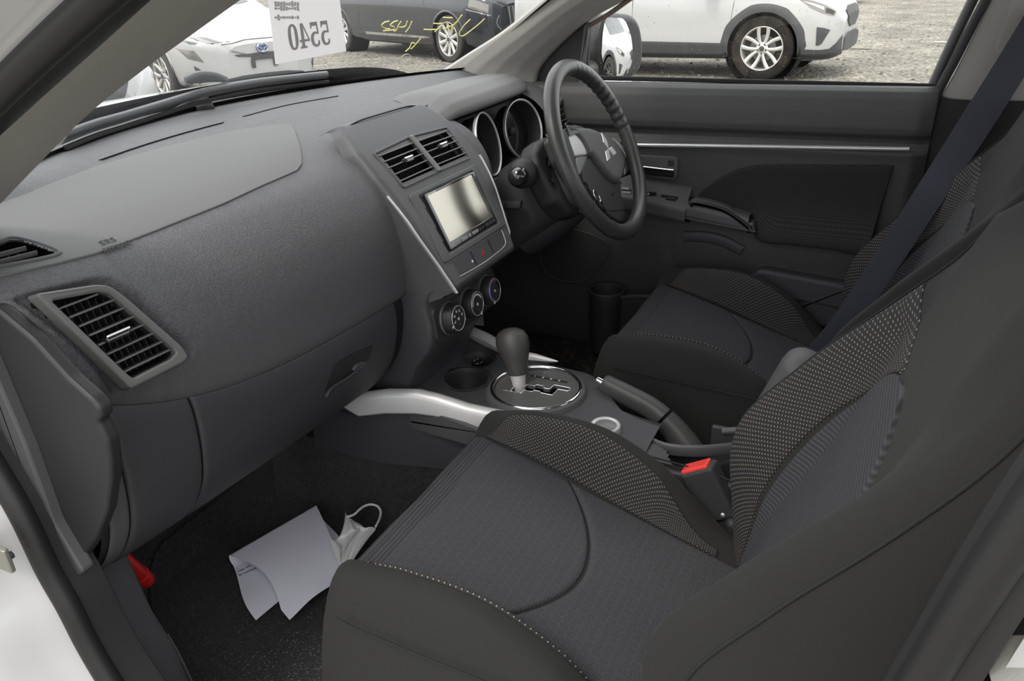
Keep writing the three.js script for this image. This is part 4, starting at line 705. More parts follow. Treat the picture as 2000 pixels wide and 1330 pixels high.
// door opening: rubber seal and white painted body
{
  const path = [[410, -190], [190, 0], [0, 178], [-110, 300], [-160, 440], [-140, 620], [-70, 810], [40, 1000], [95, 1115], [133, 1182], [171, 1257], [214, 1330], [275, 1420]].map(([x, y]) => onX(x, y, -.76));
  path.push(V(-.76, .06, -.10), V(-.76, .035, 0), V(-.76, .035, .4), V(-.76, .07, .52), V(-.76, .25, .57), ...[[1700, 1500], [1800, 1330], [1905, 1160], [2020, 990], [2150, 800]].map(([x, y]) => onX(x, y, -.76)), V(-.745, 1.1, .71));
  const s = thing('door_seal', 'black rubber door seal running round the open left doorway', 'door seal');
  part(s, 'seal_lobe', tube(path, .0125, 260, 14), mat({ color: grey(.013, 1.03), roughness: .5 }));
  part(s, 'seal_flange', ribbon(path.map((p, i) => p.clone().add(V(.026, 0, 0))), (t, p) => V(1, 0, 0), .05, .006, 200), M.dark);
  const b = structure('wall_left');
  // painted flange outside the seal, its inner edge following the seal
  const C = curve(path), mid = V(-.76, .55, .2);
  const body = (u, v) => { const p = C.getPoint(u), o = p.clone().sub(mid); o.x = 0; o.normalize(); const q = .024 * sm(p.z, .1, .5), P = [[.0, .009 + q], [-.008, .018 + q], [-.03, .032 + q], [-.07, .05 + q], [-.1, .08 + q], [-.108, .2 + q]]; const k = v * (P.length - 1), i = Math.min(P.length - 2, Math.floor(k)), f = k - i; return V(-.76 + lerp(P[i][0], P[i + 1][0], f), p.y, p.z).addScaledVector(o, lerp(P[i][1], P[i + 1][1], f)); };
  part(b, 'painted_frame', grid(body, 200, 24), M.white, 'white painted door opening');
  part(s, 'seal_backing', grid((u, v) => { const p = C.getPoint(u), o = p.clone().sub(mid); o.x = 0; o.normalize(); return V(-.757 - .006 * v, p.y, p.z).addScaledVector(o, lerp(.0, .026, v)); }, 200, 4), M.dark);
  part(b, 'frame_backing', grid((u, v) => body(u, v).add(V(.02, 0, 0)), 80, 6), M.dark);
  const st = thing('door_striker', 'zinc hinge bracket with a bolt on the white door frame', 'bracket'), c = onX(4, 1090, -.80), F = new Frame(c, V(0, 0, -1), V(0, 1, 0));
  part(st, 'bracket_plate', F.put(rbox(.05, .03, .006, .002, .012, 0, 0)), mat({ color: [.35, .34, .3], metalness: .7, roughness: .4 }));
  part(st, 'bolt', F.put(lathe([[0, .006], [.0045, .0055], [.005, 0]], 6).rotateX(Math.PI / 2).translate(-.004, 0, .003)), mat({ color: [.3, .33, .38], metalness: .8, roughness: .3 }));
}
// ------------------------------------------------------------------ pillars and roof
{
  const t = structure('trim_2');                     // pillar beside the open door
  const R = [[-140, 545], [0, 399], [105, 290], [168, 227], [266, 147], [367, 73], [469, 0], [560, -66]].map(([x, y], i) => onX(x, y, -.645 + .004 * i)), L = [[-160, 440], [0, 294], [60, 242], [130, 180], [190, 128], [262, 65], [336, 0], [420, -72]].map(([x, y]) => onX(x, y, -.712));
  const rc = curve(R), lc = curve(L);
  part(t, 'pillar_cover', grid((u, v) => { const a = rc.getPoint(u), b = lc.getPoint(u), m = a.clone().lerp(b, .5).add(V(.004, 0, .002)); const P = [a.clone().add(V(-.02, -.004, -.03)), a.clone().add(V(-.004, -.002, -.012)), a, a.clone().lerp(m, .5).add(V(.001, 0, 0)), m, b.clone().lerp(m, .4), b, b.clone().add(V(-.02, 0, 0))]; const k = v * 7, i = Math.min(6, Math.floor(k)); return P[i].lerp(P[i + 1], k - i); }, 60, 42), M.pillar, 'grey fabric-faced windscreen pillar');
}
{
  const t = structure('trim_3');                     // pillar on the far side
  const Fp = [[869, 138], [915, 108], [985, 63], [1055, 7], [1130, -55]].map(([x, y], i) => onX(x, y, .592 + .004 * i)), Bp = [[1043, 164], [1048, 140], [1065, 115], [1107, 73], [1160, 31], [1216, 0], [1290, -45]].map(([x, y]) => onX(x, y, .682));
  const fc = curve(Fp), bc = curve(Bp);
  part(t, 'pillar_cover', grid((u, v) => { const a = fc.getPoint(u), b = bc.getPoint(u), m = a.clone().lerp(b, .55).add(V(-.026, 0, .004)); const P = [a.clone().add(V(.03, .0, -.02)), a.clone().add(V(.006, 0, -.006)), a, a.clone().lerp(m, .6).add(V(-.006, 0, 0)), m, b.clone().lerp(m, .5).add(V(-.006, 0, .003)), b, b.clone().add(V(.03, 0, 0))]; const k = v * 7, i = Math.min(6, Math.floor(k)); return P[i].lerp(P[i + 1], k - i); }, 60, 42, { flip: true }), M.pillar, 'grey fabric-faced windscreen pillar');
  const cornerF = new Frame(V(.70, 0, 0), V(0, 0, 1), V(0, 1, 0));
  part(t, 'corner_cover', plate(cornerF, rshape(cornerF.pts([[1035, 175], [1045, 140], [1070, 105], [1145, 42], [1152, 50], [1148, 130], [1136, 172]]), .006), -.01, .012, .003), M.dark, 'black corner cover by the mirror');
  part(t, 'corner_bar', plate(cornerF, rshape(cornerF.pts([[1143, 50], [1153, 42], [1146, 125], [1141, 170], [1130, 172], [1136, 120]]), .002), .0, .012, .002), M.trim);
  part(t, 'frame_channel', tube([[1152, 50], [1190, 27], [1228, 0], [1290, -42]].map(([x, y]) => onX(x, y, .70)), .0055, 30, 8), mat({ color: [.16, .11, .085], roughness: .35 }));
  part(t, 'tweeter_disc', cornerF.put(lathe([[0, .004], [.014, .003], [.017, -.001]], 28).rotateX(Math.PI / 2).translate(...cornerF.at(1108, 148), .004)), M.rubber);
}
{
  const t = structure('trim_4');                     // pillar behind the driver
  const F = new Frame(V(.715, 0, 0), V(0, 0, 1), V(0, 1, 0));
  part(t, 'upper_cover', plate(F, rshape(F.pts([[1838, 187], [1865, 140], [1934, 0], [1965, -60], [2140, -60], [2140, 198], [1905, 195], [1856, 192]]), .006), -.02, .035, .004, 3), M.pillar, 'beige grey upper pillar cover');
  part(t, 'belt_guide', plate(F, rshape(F.pts([[1943, 96], [1952, 105], [1965, 104], [2035, -40], [1990, -40]]), .006), .012, .006, .002), M.pillar);
  part(t, 'lower_cover', plate(F, rshape(F.pts([[1836, 180], [1856, 184], [1905, 186], [2140, 190], [2140, 820], [1660, 820], [1690, 600], [1738, 455], [1790, 300]]), .006), -.03, .038, .006, 4), M.dark, 'black lower pillar cover');
  part(t, 'door_gasket', tube([[1965, -70], [1925, 0], [1866, 115], [1828, 190], [1812, 250], [1785, 320], [1735, 440], [1690, 550], [1660, 640]].map(([x, y]) => onX(x, y, .70)), .009, 80, 8), M.rubber);
  part(t, 'door_gasket', tube([[1935, -70], [1900, 0], [1850, 105], [1820, 172]].map(([x, y]) => onX(x, y, .715)), .010, 60, 8), mat({ color: grey(.06), roughness: .5 }));
}
{
  const c = structure('ceiling');
  part(c, 'roof_lining', rbox(1.24, .03, 2.1, .012, 0, 1.215, 1.02), mat({ color: [.42, .41, .38], roughness: .95 }));
  part(c, 'roof_skin', rbox(1.3, .02, 2.2, .008, 0, 1.25, 1.02), M.white);
  part(c, 'roof_rail', ribbon([V(.60, 1.2, -.03), V(.62, 1.2, .5), V(.62, 1.2, 1.9)], V(1, -.5, 0), .1, .05, 30), M.pillar);
  part(c, 'roof_rail', ribbon([V(-.62, 1.2, -.03), V(-.64, 1.2, .5), V(-.64, 1.2, 1.9)], V(1, .5, 0), .1, .05, 30), M.pillar);
  const w = structure('wall_right');
  part(w, 'rear_door_skin', rbox(.10, .76, 1.0, .03, .76, .36, 1.28), M.white); part(w, 'rear_door_lining', rbox(.03, .72, .98, .01, .70, .36, 1.28), M.dark);
  const r = structure('wall_back');
  part(r, 'tailgate', rbox(1.4, .8, .08, .03, 0, .38, 1.95), M.white); part(r, 'tailgate_lining', rbox(1.34, .76, .03, .01, 0, .38, 1.89), M.dark);
  const l = structure('wall_left_rear');
  part(l, 'rear_door_lining', rbox(.03, .72, .98, .01, -.70, .36, 1.28), M.dark); part(l, 'rear_door_skin', rbox(.10, .76, 1.0, .03, -.76, .36, 1.28), M.white);
  part(l, 'pillar_cover', skin([[.62, -.735, .74], [.7, -.73, .8], [.9, -.70, .80], [1.2, -.64, .82]].map(([y, x, z]) => [[-.05, -.10], [.02, -.11], [.03, -.06], [.02, .04], [-.05, .05], [-.05, -.10]].map(([a, b]) => V(x + a, y, z + b)))), M.pillar);
}
// ------------------------------------------------------------------ windscreen, what is stuck on it, wiper, own bonnet
const glassP = (a, b) => { const xb = lerp(-.66, .66, a), y = .757 + b * .44; return V(xb * (1 - .07 * Math.max(0, b)), y, zGlass(xb) + 1.43 * (y - .757)); };
{
  const g = structure('window_1');
  part(g, 'windscreen_glass', grid(glassP, 40, 30), M.glass);
  part(g, 'frit_band', grid((a, b) => glassP(a, lerp(-.06, .018, b)).add(V(0, -.002, .004)), 60, 3), M.black, 'black band along the foot of the glass');
  for (const s of [1]) part(g, 'frit_band', grid((a, b) => glassP(s ? lerp(.962, 1.0, a) : lerp(0, .038, a), b).add(V(0, -.002, .004)), 3, 30), M.black);
  const Y = mat({ color: [.75, .68, .26], roughness: .7 }), z3 = sc(5.714, 650, 0);
  const strokes = [[[630, 245], [600, 250], [570, 265], [553, 290], [590, 325], [640, 330]], [[725, 240], [690, 250], [648, 290], [690, 308], [692, 338], [640, 345], [572, 352]], [[765, 250], [735, 300], [770, 310], [815, 298], [835, 245]], [[735, 300], [715, 340], [692, 354]], [[887, 248], [860, 310], [820, 362]], [[1025, 335], [1090, 338], [1150, 335]], [[1135, 268], [1185, 272], [1228, 268], [1195, 310], [1145, 360]], [[1240, 200], [1290, 205], [1338, 203]], [[1447, 175], [1410, 225], [1330, 300], [1240, 328]], [[1440, 180], [1380, 270], [1315, 355]], [[1280, 300], [1340, 298], [1370, 280]], [[1535, 225], [1470, 290], [1420, 370], [1420, 402], [1455, 408], [1540, 350], [1640, 270], [1695, 218]], [[980, 440], [940, 490], [880, 552]], [[925, 497], [890, 485], [862, 540], [820, 577]]];
  const wr = new THREE.Group(); wr.name = 'crayon_writing'; g.add(wr); wr.userData.label = 'yellow crayon writing on the windscreen';
  for (const s of strokes) part(wr, 'crayon_stroke', tube(s.map(p => { const [x, y] = z3(p), [a, b] = seek(glassP, x, y, .8, .2); return glassP(a, b).add(V(0, .001, -.001)); }), .0014, 24, 5), Y);
  const Wt = mat({ color: [.6, .6, .57], roughness: .8 });
  for (const s of [[[770, 690], [770, 650], [800, 618], [850, 612], [872, 635], [860, 662], [830, 668]], [[790, 750], [810, 772], [845, 770], [858, 745]], [[1860, 180], [1840, 230], [1845, 290], [1885, 335]]]) part(wr, 'crayon_stroke', tube(s.map(p => { const [x, y] = z3(p), [a, b] = seek(glassP, x, y, .8, .2); return glassP(a, b).add(V(0, .001, -.001)); }), .0007, 24, 5), Wt);
}
{
  const s = thing('paper_sheet', 'white sheet hanging inside the windscreen, its large number 5540 showing through reversed', 'paper');
  const P = [[519, -40], [655, -65], [676, 100], [538, 126]].map(([x, y]) => onZ(x, y, -.36));
  const F = new Frame(P[0].clone().add(P[1]).add(P[2]).add(P[3]).multiplyScalar(.25), V(1, 0, 0), V(0, 1, 0)), fl = P.map(p => { const q = p.clone().sub(F.o); return [q.dot(F.x), q.dot(F.u)]; });
  part(s, 'sheet', plate(F, rshape(fl, .0005), 0, .0004), mat({ color: [.92, .9, .9], roughness: 1, transmission: .6, thickness: 0 }));
  const flipX = (g) => { g.scale(-1, 1, 1); const q = g.index ? g.toNonIndexed() : g, p = q.attributes.position; for (let i = 0; i < p.count; i += 3) { const a = [p.getX(i), p.getY(i), p.getZ(i)]; p.setXYZ(i, p.getX(i + 1), p.getY(i + 1), p.getZ(i + 1)); p.setXYZ(i + 1, ...a); } q.computeVertexNormals(); return q; };
  const ink = mat({ color: [.3, .29, .29], roughness: .9 }), inkL = mat({ color: [.42, .41, .41], roughness: .9 });
  const dig = sc(5.714, 300, 0), c = F.at(...dig([1735, 390])), w = F.at(...dig([1960, 360]))[0] - F.at(...dig([1505, 420]))[0];
  const g = flipX(text('5540', .06, .0003, fontSerif)); g.computeBoundingBox(); const k = w / (g.boundingBox.max.x - g.boundingBox.min.x), hh = F.at(...dig([1560, 255]))[1] - F.at(...dig([1560, 550]))[1];
  part(s, 'number', F.put(g.scale(k, hh / (g.boundingBox.max.y - g.boundingBox.min.y), 1).translate(c[0], c[1], .0006)), ink, 'grey reversed digits');
  for (let r = 0; r < 3; r++) for (let i = 0; i < 9; i++) { const q = F.at(...dig([1360 + i * 31, [45, 95, 195][r]])); part(s, 'print_mark', F.put(rbox(.0055, .0018 + .007 * rnd(), .0003, .0001, q[0], q[1], .0006).rotateZ(0)), inkL); }
}
{
  const w = thing('wiper_blade', 'dusty grey wiper blade lying along the foot of the windscreen', 'wiper');
  const pts = [[128, 272], [190, 248], [250, 230], [330, 205], [400, 184], [500, 164], [580, 154], [645, 147]].map(([x, y]) => { const [a, b] = seek(glassP, x, y, .4, .03); return glassP(a, b).add(V(0, .001, -.010)); });
  const wood = mat({ color: grey(.17, 1.03), roughness: .7, bumpMap: T.fine, bumpScale: .001 });
  part(w, 'blade_spoiler', ribbon(pts, V(0, 1, 1.2), (t) => .024 - .006 * t, .011, 80), wood);
  part(w, 'rubber_edge', ribbon(pts.map(p => p.clone().add(V(0, -.014, .004))), V(0, 1, 1.2), .006, .008, 60), M.black);
  const m = [[383, 183], [400, 162], [425, 155], [450, 158], [462, 170], [430, 180]].map(([x, y]) => { const [a, b] = seek(glassP, x, y, .4, .05); return glassP(a, b).add(V(0, .014, -.022)); });
  part(w, 'arm_clip', ribbon([m[0], m[0].clone().lerp(m[1], .6), m[1].clone().lerp(m[3], .5).lerp(m[5], .3), m[4]], V(0, 1, 1.2), (t) => .008 + .020 * Math.sin(t * 3.1), .012, 30), wood);
  part(w, 'wiper_arm', ribbon([m[5].clone().add(V(0, -.02, -.01)), V(-.08, .738, -.71), V(-.3, .722, -.70)], V(0, 1, 0), .016, .008, 20), M.rubber);
}
{
  const s = thing('dash_sensor', 'small grey square sensor on the dash top near the windscreen', 'sensor');
  const [u, v] = seek(dashP, 400, 213, .4, .2), p = dashP(u, v), n = outN(dashP, u, v), F = new Frame(p, V(.78, 0, .62), n.clone().cross(V(.78, 0, .62)));
  part(s, 'sensor_body', F.put(rbox(.030, .030, .010, .004, 0, 0, .009)), mat({ color: grey(.12), roughness: .5 }));
  part(s, 'sensor_foot', F.put(rbox(.033, .033, .008, .0018, 0, 0, .002)), M.dark);
}
{
  const b = thing('car_bonnet', 'white bonnet of this car seen past the wiper blade', 'bonnet');
  const P = (u, v) => { const x = lerp(-.82, .82, u), z = lerp(-.74, -1.78, v), k = Math.abs(x) / .82; return V(x, .780 - .135 * v - .2 * v ** 6 - .02 * k * k - .16 * k ** 8, z + .14 * k * k * (v - .2) + .2 * k * k * (1 - v)); };
  part(b, 'bonnet_skin', grid(P, 50, 40), M.white, 'white bonnet of the car seen through the windscreen');
  const cowl = (u, v) => { const x = lerp(-.78, .78, u), z = lerp(zGlass(x) + .02, zGlass(x) - .14, v); return V(x, .728 + .012 * sm(Math.abs(x), .2, .5) * (x < 0 ? 1 : 0) - .01 * v + .004 * Math.sin(v * 9), z); };
  part(b, 'cowl_panel', grid(cowl, 50, 12), M.rubber, 'dark plastic cowl below the windscreen');
  part(b, 'wing', skin([-.3, -.9, -1.5, -1.8].map((z, i) => [[.80, .66], [.86, .60], [.885, .3], [.86, -.05], [.7, -.05], [.7, .62], [.80, .66]].map(([x, y]) => V(-x + (i === 3 ? .2 : 0), y - (i === 3 ? .2 : i * .02), z)))), M.white);
  part(b, 'wing', skin([-.3, -.9, -1.5, -1.8].map((z, i) => [[.80, .66], [.86, .60], [.885, .3], [.86, -.05], [.7, -.05], [.7, .62], [.80, .66]].map(([x, y]) => V(x - (i === 3 ? .2 : 0), y - (i === 3 ? .2 : i * .02), z)))), M.white);
  part(b, 'engine_bay', rbox(1.4, .5, .9, .05, 0, .3, -1.3), M.black);
}
// ------------------------------------------------------------------ driver's door
const DF = new Frame(V(.69, 0, 0), V(0, 0, 1), V(0, 1, 0));
{
  const d = structure('door_1');
  const zd = sc(2.857, 1100, 250), zs = sc(5.882, 1180, 340), zg = sc(5.882, 960, 480);
  part(d, 'door_shell', rbox(.06, .75, 1.02, .02, .745, .345, .09), M.white);
  const prof = (P) => (u, v) => { const z = lerp(-.45, .592, u), k = v * (P.length - 1), i = Math.min(P.length - 2, Math.floor(k)), f = k - i, e = sm(z, .582, .592) * .02; return V(.69 - lerp(P[i][0], P[i + 1][0], f) + e, lerp(P[i][1], P[i + 1][1], f) + .012 * (z - .27) * (lerp(P[i][1], P[i + 1][1], f) > .5 ? 1 : 0), z); };
  part(d, 'upper_trim', grid(prof([[-.03, .728], [0, .730], [.012, .729], [.024, .722], [.031, .708], [.034, .68], [.034, .652], [.030, .638], [.018, .628], [.014, .618], [.018, .612], [.02, .606]]), 60, 44, { flip: true }), mat({ color: grey(.062, 1.02), roughness: .55, bumpMap: T.grain, bumpScale: .0004 }), 'grained dark upper door trim');
  part(d, 'waist_seal', rbox(.008, .010, 1.0, .003, .703, .733, .08), M.black);
  part(d, 'door_panel', grid(prof([[.02, .606], [.024, .598], [.022, .58], [.02, .5], [.02, .42], [.024, .36], [.02, .28], [.012, .2], [.02, .08], [.01, -.02]]), 60, 40, { flip: true }), mat({ color: grey(.04, 1.03), roughness: .55, bumpMap: T.fine, bumpScale: .00015 }), 'dark door panel');
  part(d, 'chrome_strip', ribbon([[1100, 279], [1240, 283], [1400, 285], [1600, 288], [1776, 291]].map(([x, y]) => onX(x, y, .664)), V(0, 1, 0), .0085, .007, 40), M.silverBright, 'slim silver strip along the door');
  // inner handle in its recess
  const zh = sc(5.32, 1040, 230), hp = DF.pts([[1020, 375], [1110, 382], [1490, 400], [1520, 425], [1510, 600], [1482, 648], [1160, 612], [1020, 600]].map(zh), .024), hi = DF.pts([[1030, 398], [1130, 402], [1470, 418], [1490, 440], [1482, 590], [1462, 620], [1160, 592], [1030, 580]].map(zh), .024);
  const hn = new THREE.Group(); hn.name = 'door_handle'; d.add(hn);
  part(hn, 'handle_frame', plate(DF, withHole(rshape(hp, .006), rshape(hi, .005)), .018, .010, .003), M.trim);
  part(hn, 'handle_pocket', plate(DF, rshape(hi, .004), .018, .003), M.black);
  const bar = DF.pts([[1060, 505], [1150, 512], [1300, 530], [1470, 548]].map(zh), .03).map(([a, b]) => DF.p(a, b, .03));
  part(hn, 'handle_bar', ribbon(bar.map(p => p.clone().add(V(0, -.008, 0))), V(0, 1, 0), .018, .008, 20), M.gloss);
  part(hn, 'handle_chrome', ribbon(bar.map(p => p.clone().add(V(-.004, .002, 0))), V(0, 1, 0), .0045, .005, 20), M.chrome, 'chrome edge of the door handle');
  const [la, lb] = DF.at(...zh([1440, 470]), .026); part(hn, 'lock_tab', DF.put(rbox(.016, .016, .01, .003, la, lb, .024)), M.dark);
  // cloth insert with its bulging armrest
  const topL = [[742, 385], [790, 340], [870, 280], [950, 238], [1050, 211], [1150, 204], [1400, 203], [1650, 204], [1800, 205], [1846, 207]].map(zd), botL = [[745, 392], [830, 410], [930, 440], [1000, 482], [1060, 548], [1100, 598], [1300, 622], [1500, 645], [1660, 670], [1715, 640]].map(zd);
  const tl = topL.map(([x, y]) => onX(x, y, .665)), bl = botL.map(([x, y]) => onX(x, y, .665)), tc = curve(tl), bc = curve(bl);
  const ins = (a, b) => { const p = bc.getPoint(a).lerp(tc.getPoint(a), b), bul = .045 * Math.exp(-(((p.y - (.405)) / .05) ** 2)) * sm(a, .4, .62) * sm(p.z, .18, .26); return V(.664 - bul, p.y, p.z); };
  part(d, 'cloth_insert', padded(ins, 60, 50, .005, .008, { flip: true, sign: 1, uv: (p) => [p.z, p.y - p.x] }), mat({ map: T.meshFC, roughness: .9 }), 'dark knitted cloth insert');
  // armrest with switches and pull cup
  const front = [[-260, 175], [200, 275], [490, 335], [930, 430]].map(zs).map(([x, y]) => onX(x, y, .615)), ar = curve(front);
  const sec = (p) => [[.06, .045], [.045, .036], [.006, .008], [.001, .003], [0, -.003], [.001, -.022], [.004, -.028], [.03, -.032], [.07, -.05]].map(([a, b]) => V(p.x + a, p.y + b, p.z));
  part(d, 'armrest', grid((u, v) => { const r = sec(ar.getPoint(u)), k = v * 8, i = Math.min(7, Math.floor(k)); return r[i].lerp(r[i + 1], k - i); }, 30, 32, { flip: true }), M.trim, 'armrest with switches');
  part(d, 'armrest_piping', tube([[-200, 260], [200, 345], [490, 407], [930, 502], [1300, 580], [1735, 662]].map(zs).map(([x, y]) => onX(x, y, .618)), .0018, 60, 6), M.trim);
  const cup = [[936, 432], [1050, 455], [1200, 488], [1400, 530], [1560, 570], [1650, 600]].map(zs).map(([x, y]) => onX(x, y, .617)), cc = curve(cup);
  part(d, 'pull_front', grid((u, v) => { const p = cc.getPoint(u), r = [[.045, .02], [.012, .020], [.004, .017], [0, .008], [0, -.010], [.006, -.018], [.05, -.03]].map(([a, b]) => V(p.x + a, p.y + b, p.z)); const k = v * 6, i = Math.min(5, Math.floor(k)); return r[i].lerp(r[i + 1], k - i); }, 30, 24, { flip: true }), M.trim);
  part(d, 'pull_well', plate(DF, rshape(DF.pts([[985, 370], [1030, 330], [1110, 335], [1300, 380], [1480, 465], [1530, 510], [1100, 420], [960, 392]].map(zs), .045), .004), .03, .016, .002), M.black);
  part(d, 'pull_rim', ribbon([[1000, 345], [1035, 308], [1100, 312], [1250, 345], [1400, 395], [1520, 470], [1620, 545], [1690, 600]].map(zs).map(([x, y]) => onX(x, y, .63)), V(0, 1, 0), .010, .03, 40), M.trim);
  part(d, 'pull_end', plate(DF, rshape(DF.pts([[1640, 560], [1715, 560], [1735, 660], [1650, 648]].map(zs), .07), .003), .03, .042, .004), M.trim);
  const swF = (x, y, w, h, name, m, dz = 0) => { const p = onX(...zs([x, y]), .632); part(d, name, rbox(.018, .008, w, .003).rotateZ(-.6).translate(p.x, p.y + dz, p.z), m); };
  swF(255, 180, .022, .01, 'mirror_switch', mat({ color: grey(.16), roughness: .3 })); swF(262, 222, .024, .01, 'mirror_switch', mat({ color: grey(.2), roughness: .3 }));
  const swp = (l, name, m, c0) => part(d, name, plate(DF, rshape(DF.pts(l.map(zs), c0), .002), c0 - .004, .006, .0015), m);
  swp([[490, 205], [600, 215], [560, 265], [490, 255]], 'window_switch', M.black, .058);
  swp([[605, 300], [660, 238], [845, 265], [820, 325], [690, 318]], 'window_switch_well', M.black, .056);
  swp([[690, 300], [730, 262], [830, 278], [812, 318]], 'window_switch', M.rubber, .06); swp([[500, 218], [520, 222], [512, 240], [495, 236]], 'switch_lamp', M.print, .062);
  // speaker grille
  const gp = DF.pts([[1056, 470], [1062, 438], [1100, 441], [1152, 456], [1187, 472], [1195, 486], [1172, 518], [1149, 546], [1122, 552], [1090, 547], [1065, 534], [1055, 508]], .03);
  part(d, 'speaker_grille', plate(DF, rshape(gp, .012), .01, .022, .004, 3), mat({ color: grey(.022), roughness: .8, bumpMap: T.meshB, bumpScale: .0008 }), 'dark speaker grille');
  part(d, 'grille_rim', tube(rshape(gp, .02).getPoints(5).map(p => DF.p(p.x, p.y, .031)), .0022, 160, 6, true), M.lower);
  // bottle holder and map pocket
  const bh = onX(1185, 567, .60), R = .042;
  part(d, 'bottle_holder', lathe([[R - .004, -.16], [R + .002, -.02], [R + .004, 0], [R, .004], [R - .004, 0], [R - .006, -.15], [0, -.155]], 40).translate(bh.x, bh.y, bh.z), M.dark);
  part(d, 'pocket_front', plate(DF, rshape(DF.pts([[1150, 588], [1172, 583], [1200, 584], [1260, 580], [1300, 585], [1290, 660], [1200, 652], [1152, 648], [1146, 620]], .10), .012), .06, .04, .01, 4), M.dark);
  part(d, 'pocket_rim', ribbon([[1150, 590], [1180, 586], [1215, 582], [1250, 580], [1290, 583]].map(([x, y]) => onX(x, y, .585)), V(0, 1, 0), .012, .006, 30), M.rubber);
  part(d, 'map_pocket', plate(DF, rshape(DF.pts([[1466, 540], [1480, 527], [1500, 527], [1664, 558], [1680, 640], [1470, 640]], .05), .006), .0, .052, .010, 4), M.lower, 'door pocket');
  part(d, 'panel_bulge', ribbon([[1335, 462], [1370, 462], [1410, 470], [1450, 490]].map(([x, y]) => onX(x, y, .665)), V(0, 1, 0), .026, .012, 20), M.lower);
  const g = structure('window_2');
  const gl = (u, v) => V(lerp(.712, .62, v * v * .4 + v * .6), lerp(.70, 1.19, v), lerp(lerp(-.26, .18, v), lerp(.60, .70, v), u));
  part(g, 'door_glass', grid(gl, 20, 16), M.glass);
  const n = 520, im = new THREE.InstancedMesh(new THREE.CircleGeometry(.0009, 6), mat({ color: [.55, .54, .5], roughness: .9 }), n), m4 = new THREE.Matrix4(), q = new THREE.Quaternion().setFromUnitVectors(V(0, 0, 1), V(-1, 0, 0));
  for (let i = 0; i < n; i++) { const u = rnd() ** 1.6 * .8 , v = rnd() * .5 + .05, p = gl(u, v), s = .35 + rnd() * rnd() * 1.2; m4.compose(p.add(V(-.0012, 0, 0)), q, V(s, s, s)); im.setMatrixAt(i, m4); }
  im.name = 'dust_specks'; im.userData.kind = 'stuff'; g.add(im);
}
// ------------------------------------------------------------------ mirror, belt
{
  const m = thing('door_mirror', 'black driver\'s door mirror with a white car reflected in it', 'mirror');
  const zm = sc(6.65, 1120, 0), o = onX(1206, 96, .88), d = o.clone().sub(CAM).normalize(), r = V(11.3, -1.1, 14.5).normalize(), n = r.sub(d).normalize(), X = V(0, 1, 0).cross(n).normalize(), F = new Frame(o, X, n.clone().cross(X));
  const out = F.pts([[430, 185], [620, 165], [780, 180], [850, 225], [900, 320], [930, 480], [942, 650], [922, 850], [870, 950], [780, 1030], [600, 1100], [520, 1080], [440, 1000], [380, 880], [352, 700], [360, 500], [392, 310]].map(zm)), gl = F.pts([[447, 226], [640, 236], [684, 285], [722, 380], [752, 480], [772, 640], [775, 760], [745, 870], [705, 965], [505, 1035], [405, 920], [368, 700], [382, 450], [410, 290]].map(zm));
  part(m, 'housing', plate(F, rshape(out, .012), -.07, .068, .02, 6), mat({ color: grey(.03), roughness: .45 }));
  const gp = rshape(gl, .006).getPoints(6), bs = gp.map(p => p.y), b0 = Math.min(...bs) + 1e-4, b1 = Math.max(...bs) - 1e-4;
  const span = (b) => { let lo = 9, hi = -9; for (let i = 0; i < gp.length; i++) { const p = gp[i], q = gp[(i + 1) % gp.length]; if ((p.y > b) !== (q.y > b)) { const x = p.x + (q.x - p.x) * (b - p.y) / (q.y - p.y); lo = Math.min(lo, x); hi = Math.max(hi, x); } } return [lo, hi]; };
  part(m, 'mirror_glass', grid((u, v) => { const b = lerp(b0, b1, .5 - .5 * Math.cos(v * Math.PI)), [l, h] = span(b), a = lerp(l, h, u); return F.p(a, b, .0012 - (a * a + b * b) / 2.6); }, 40, 50), M.mirror, 'convex mirror glass');
  part(m, 'mirror_arm', rbox(.14, .06, .07, .02, .76, .73, -.20), mat({ color: grey(.03), roughness: .45 }));
}
{
  const b = thing('seat_belt', 'dark blue-black seat belt webbing hanging from the far pillar across the right seat', 'seat belt');
  const mid = [[2045, 20], [1938, 190], [1864, 306], [1806, 395], [1730, 512], [1660, 615], [1592, 700]], xs = [.672, .65, .60, .55, .50, .46, .43];
  part(b, 'webbing', ribbon(mid.map(([x, y], i) => onX(x, y, xs[i])), (t) => V(.25, .35, 1), (t) => .062 - .016 * t, .0016, 60), M.belt);
}
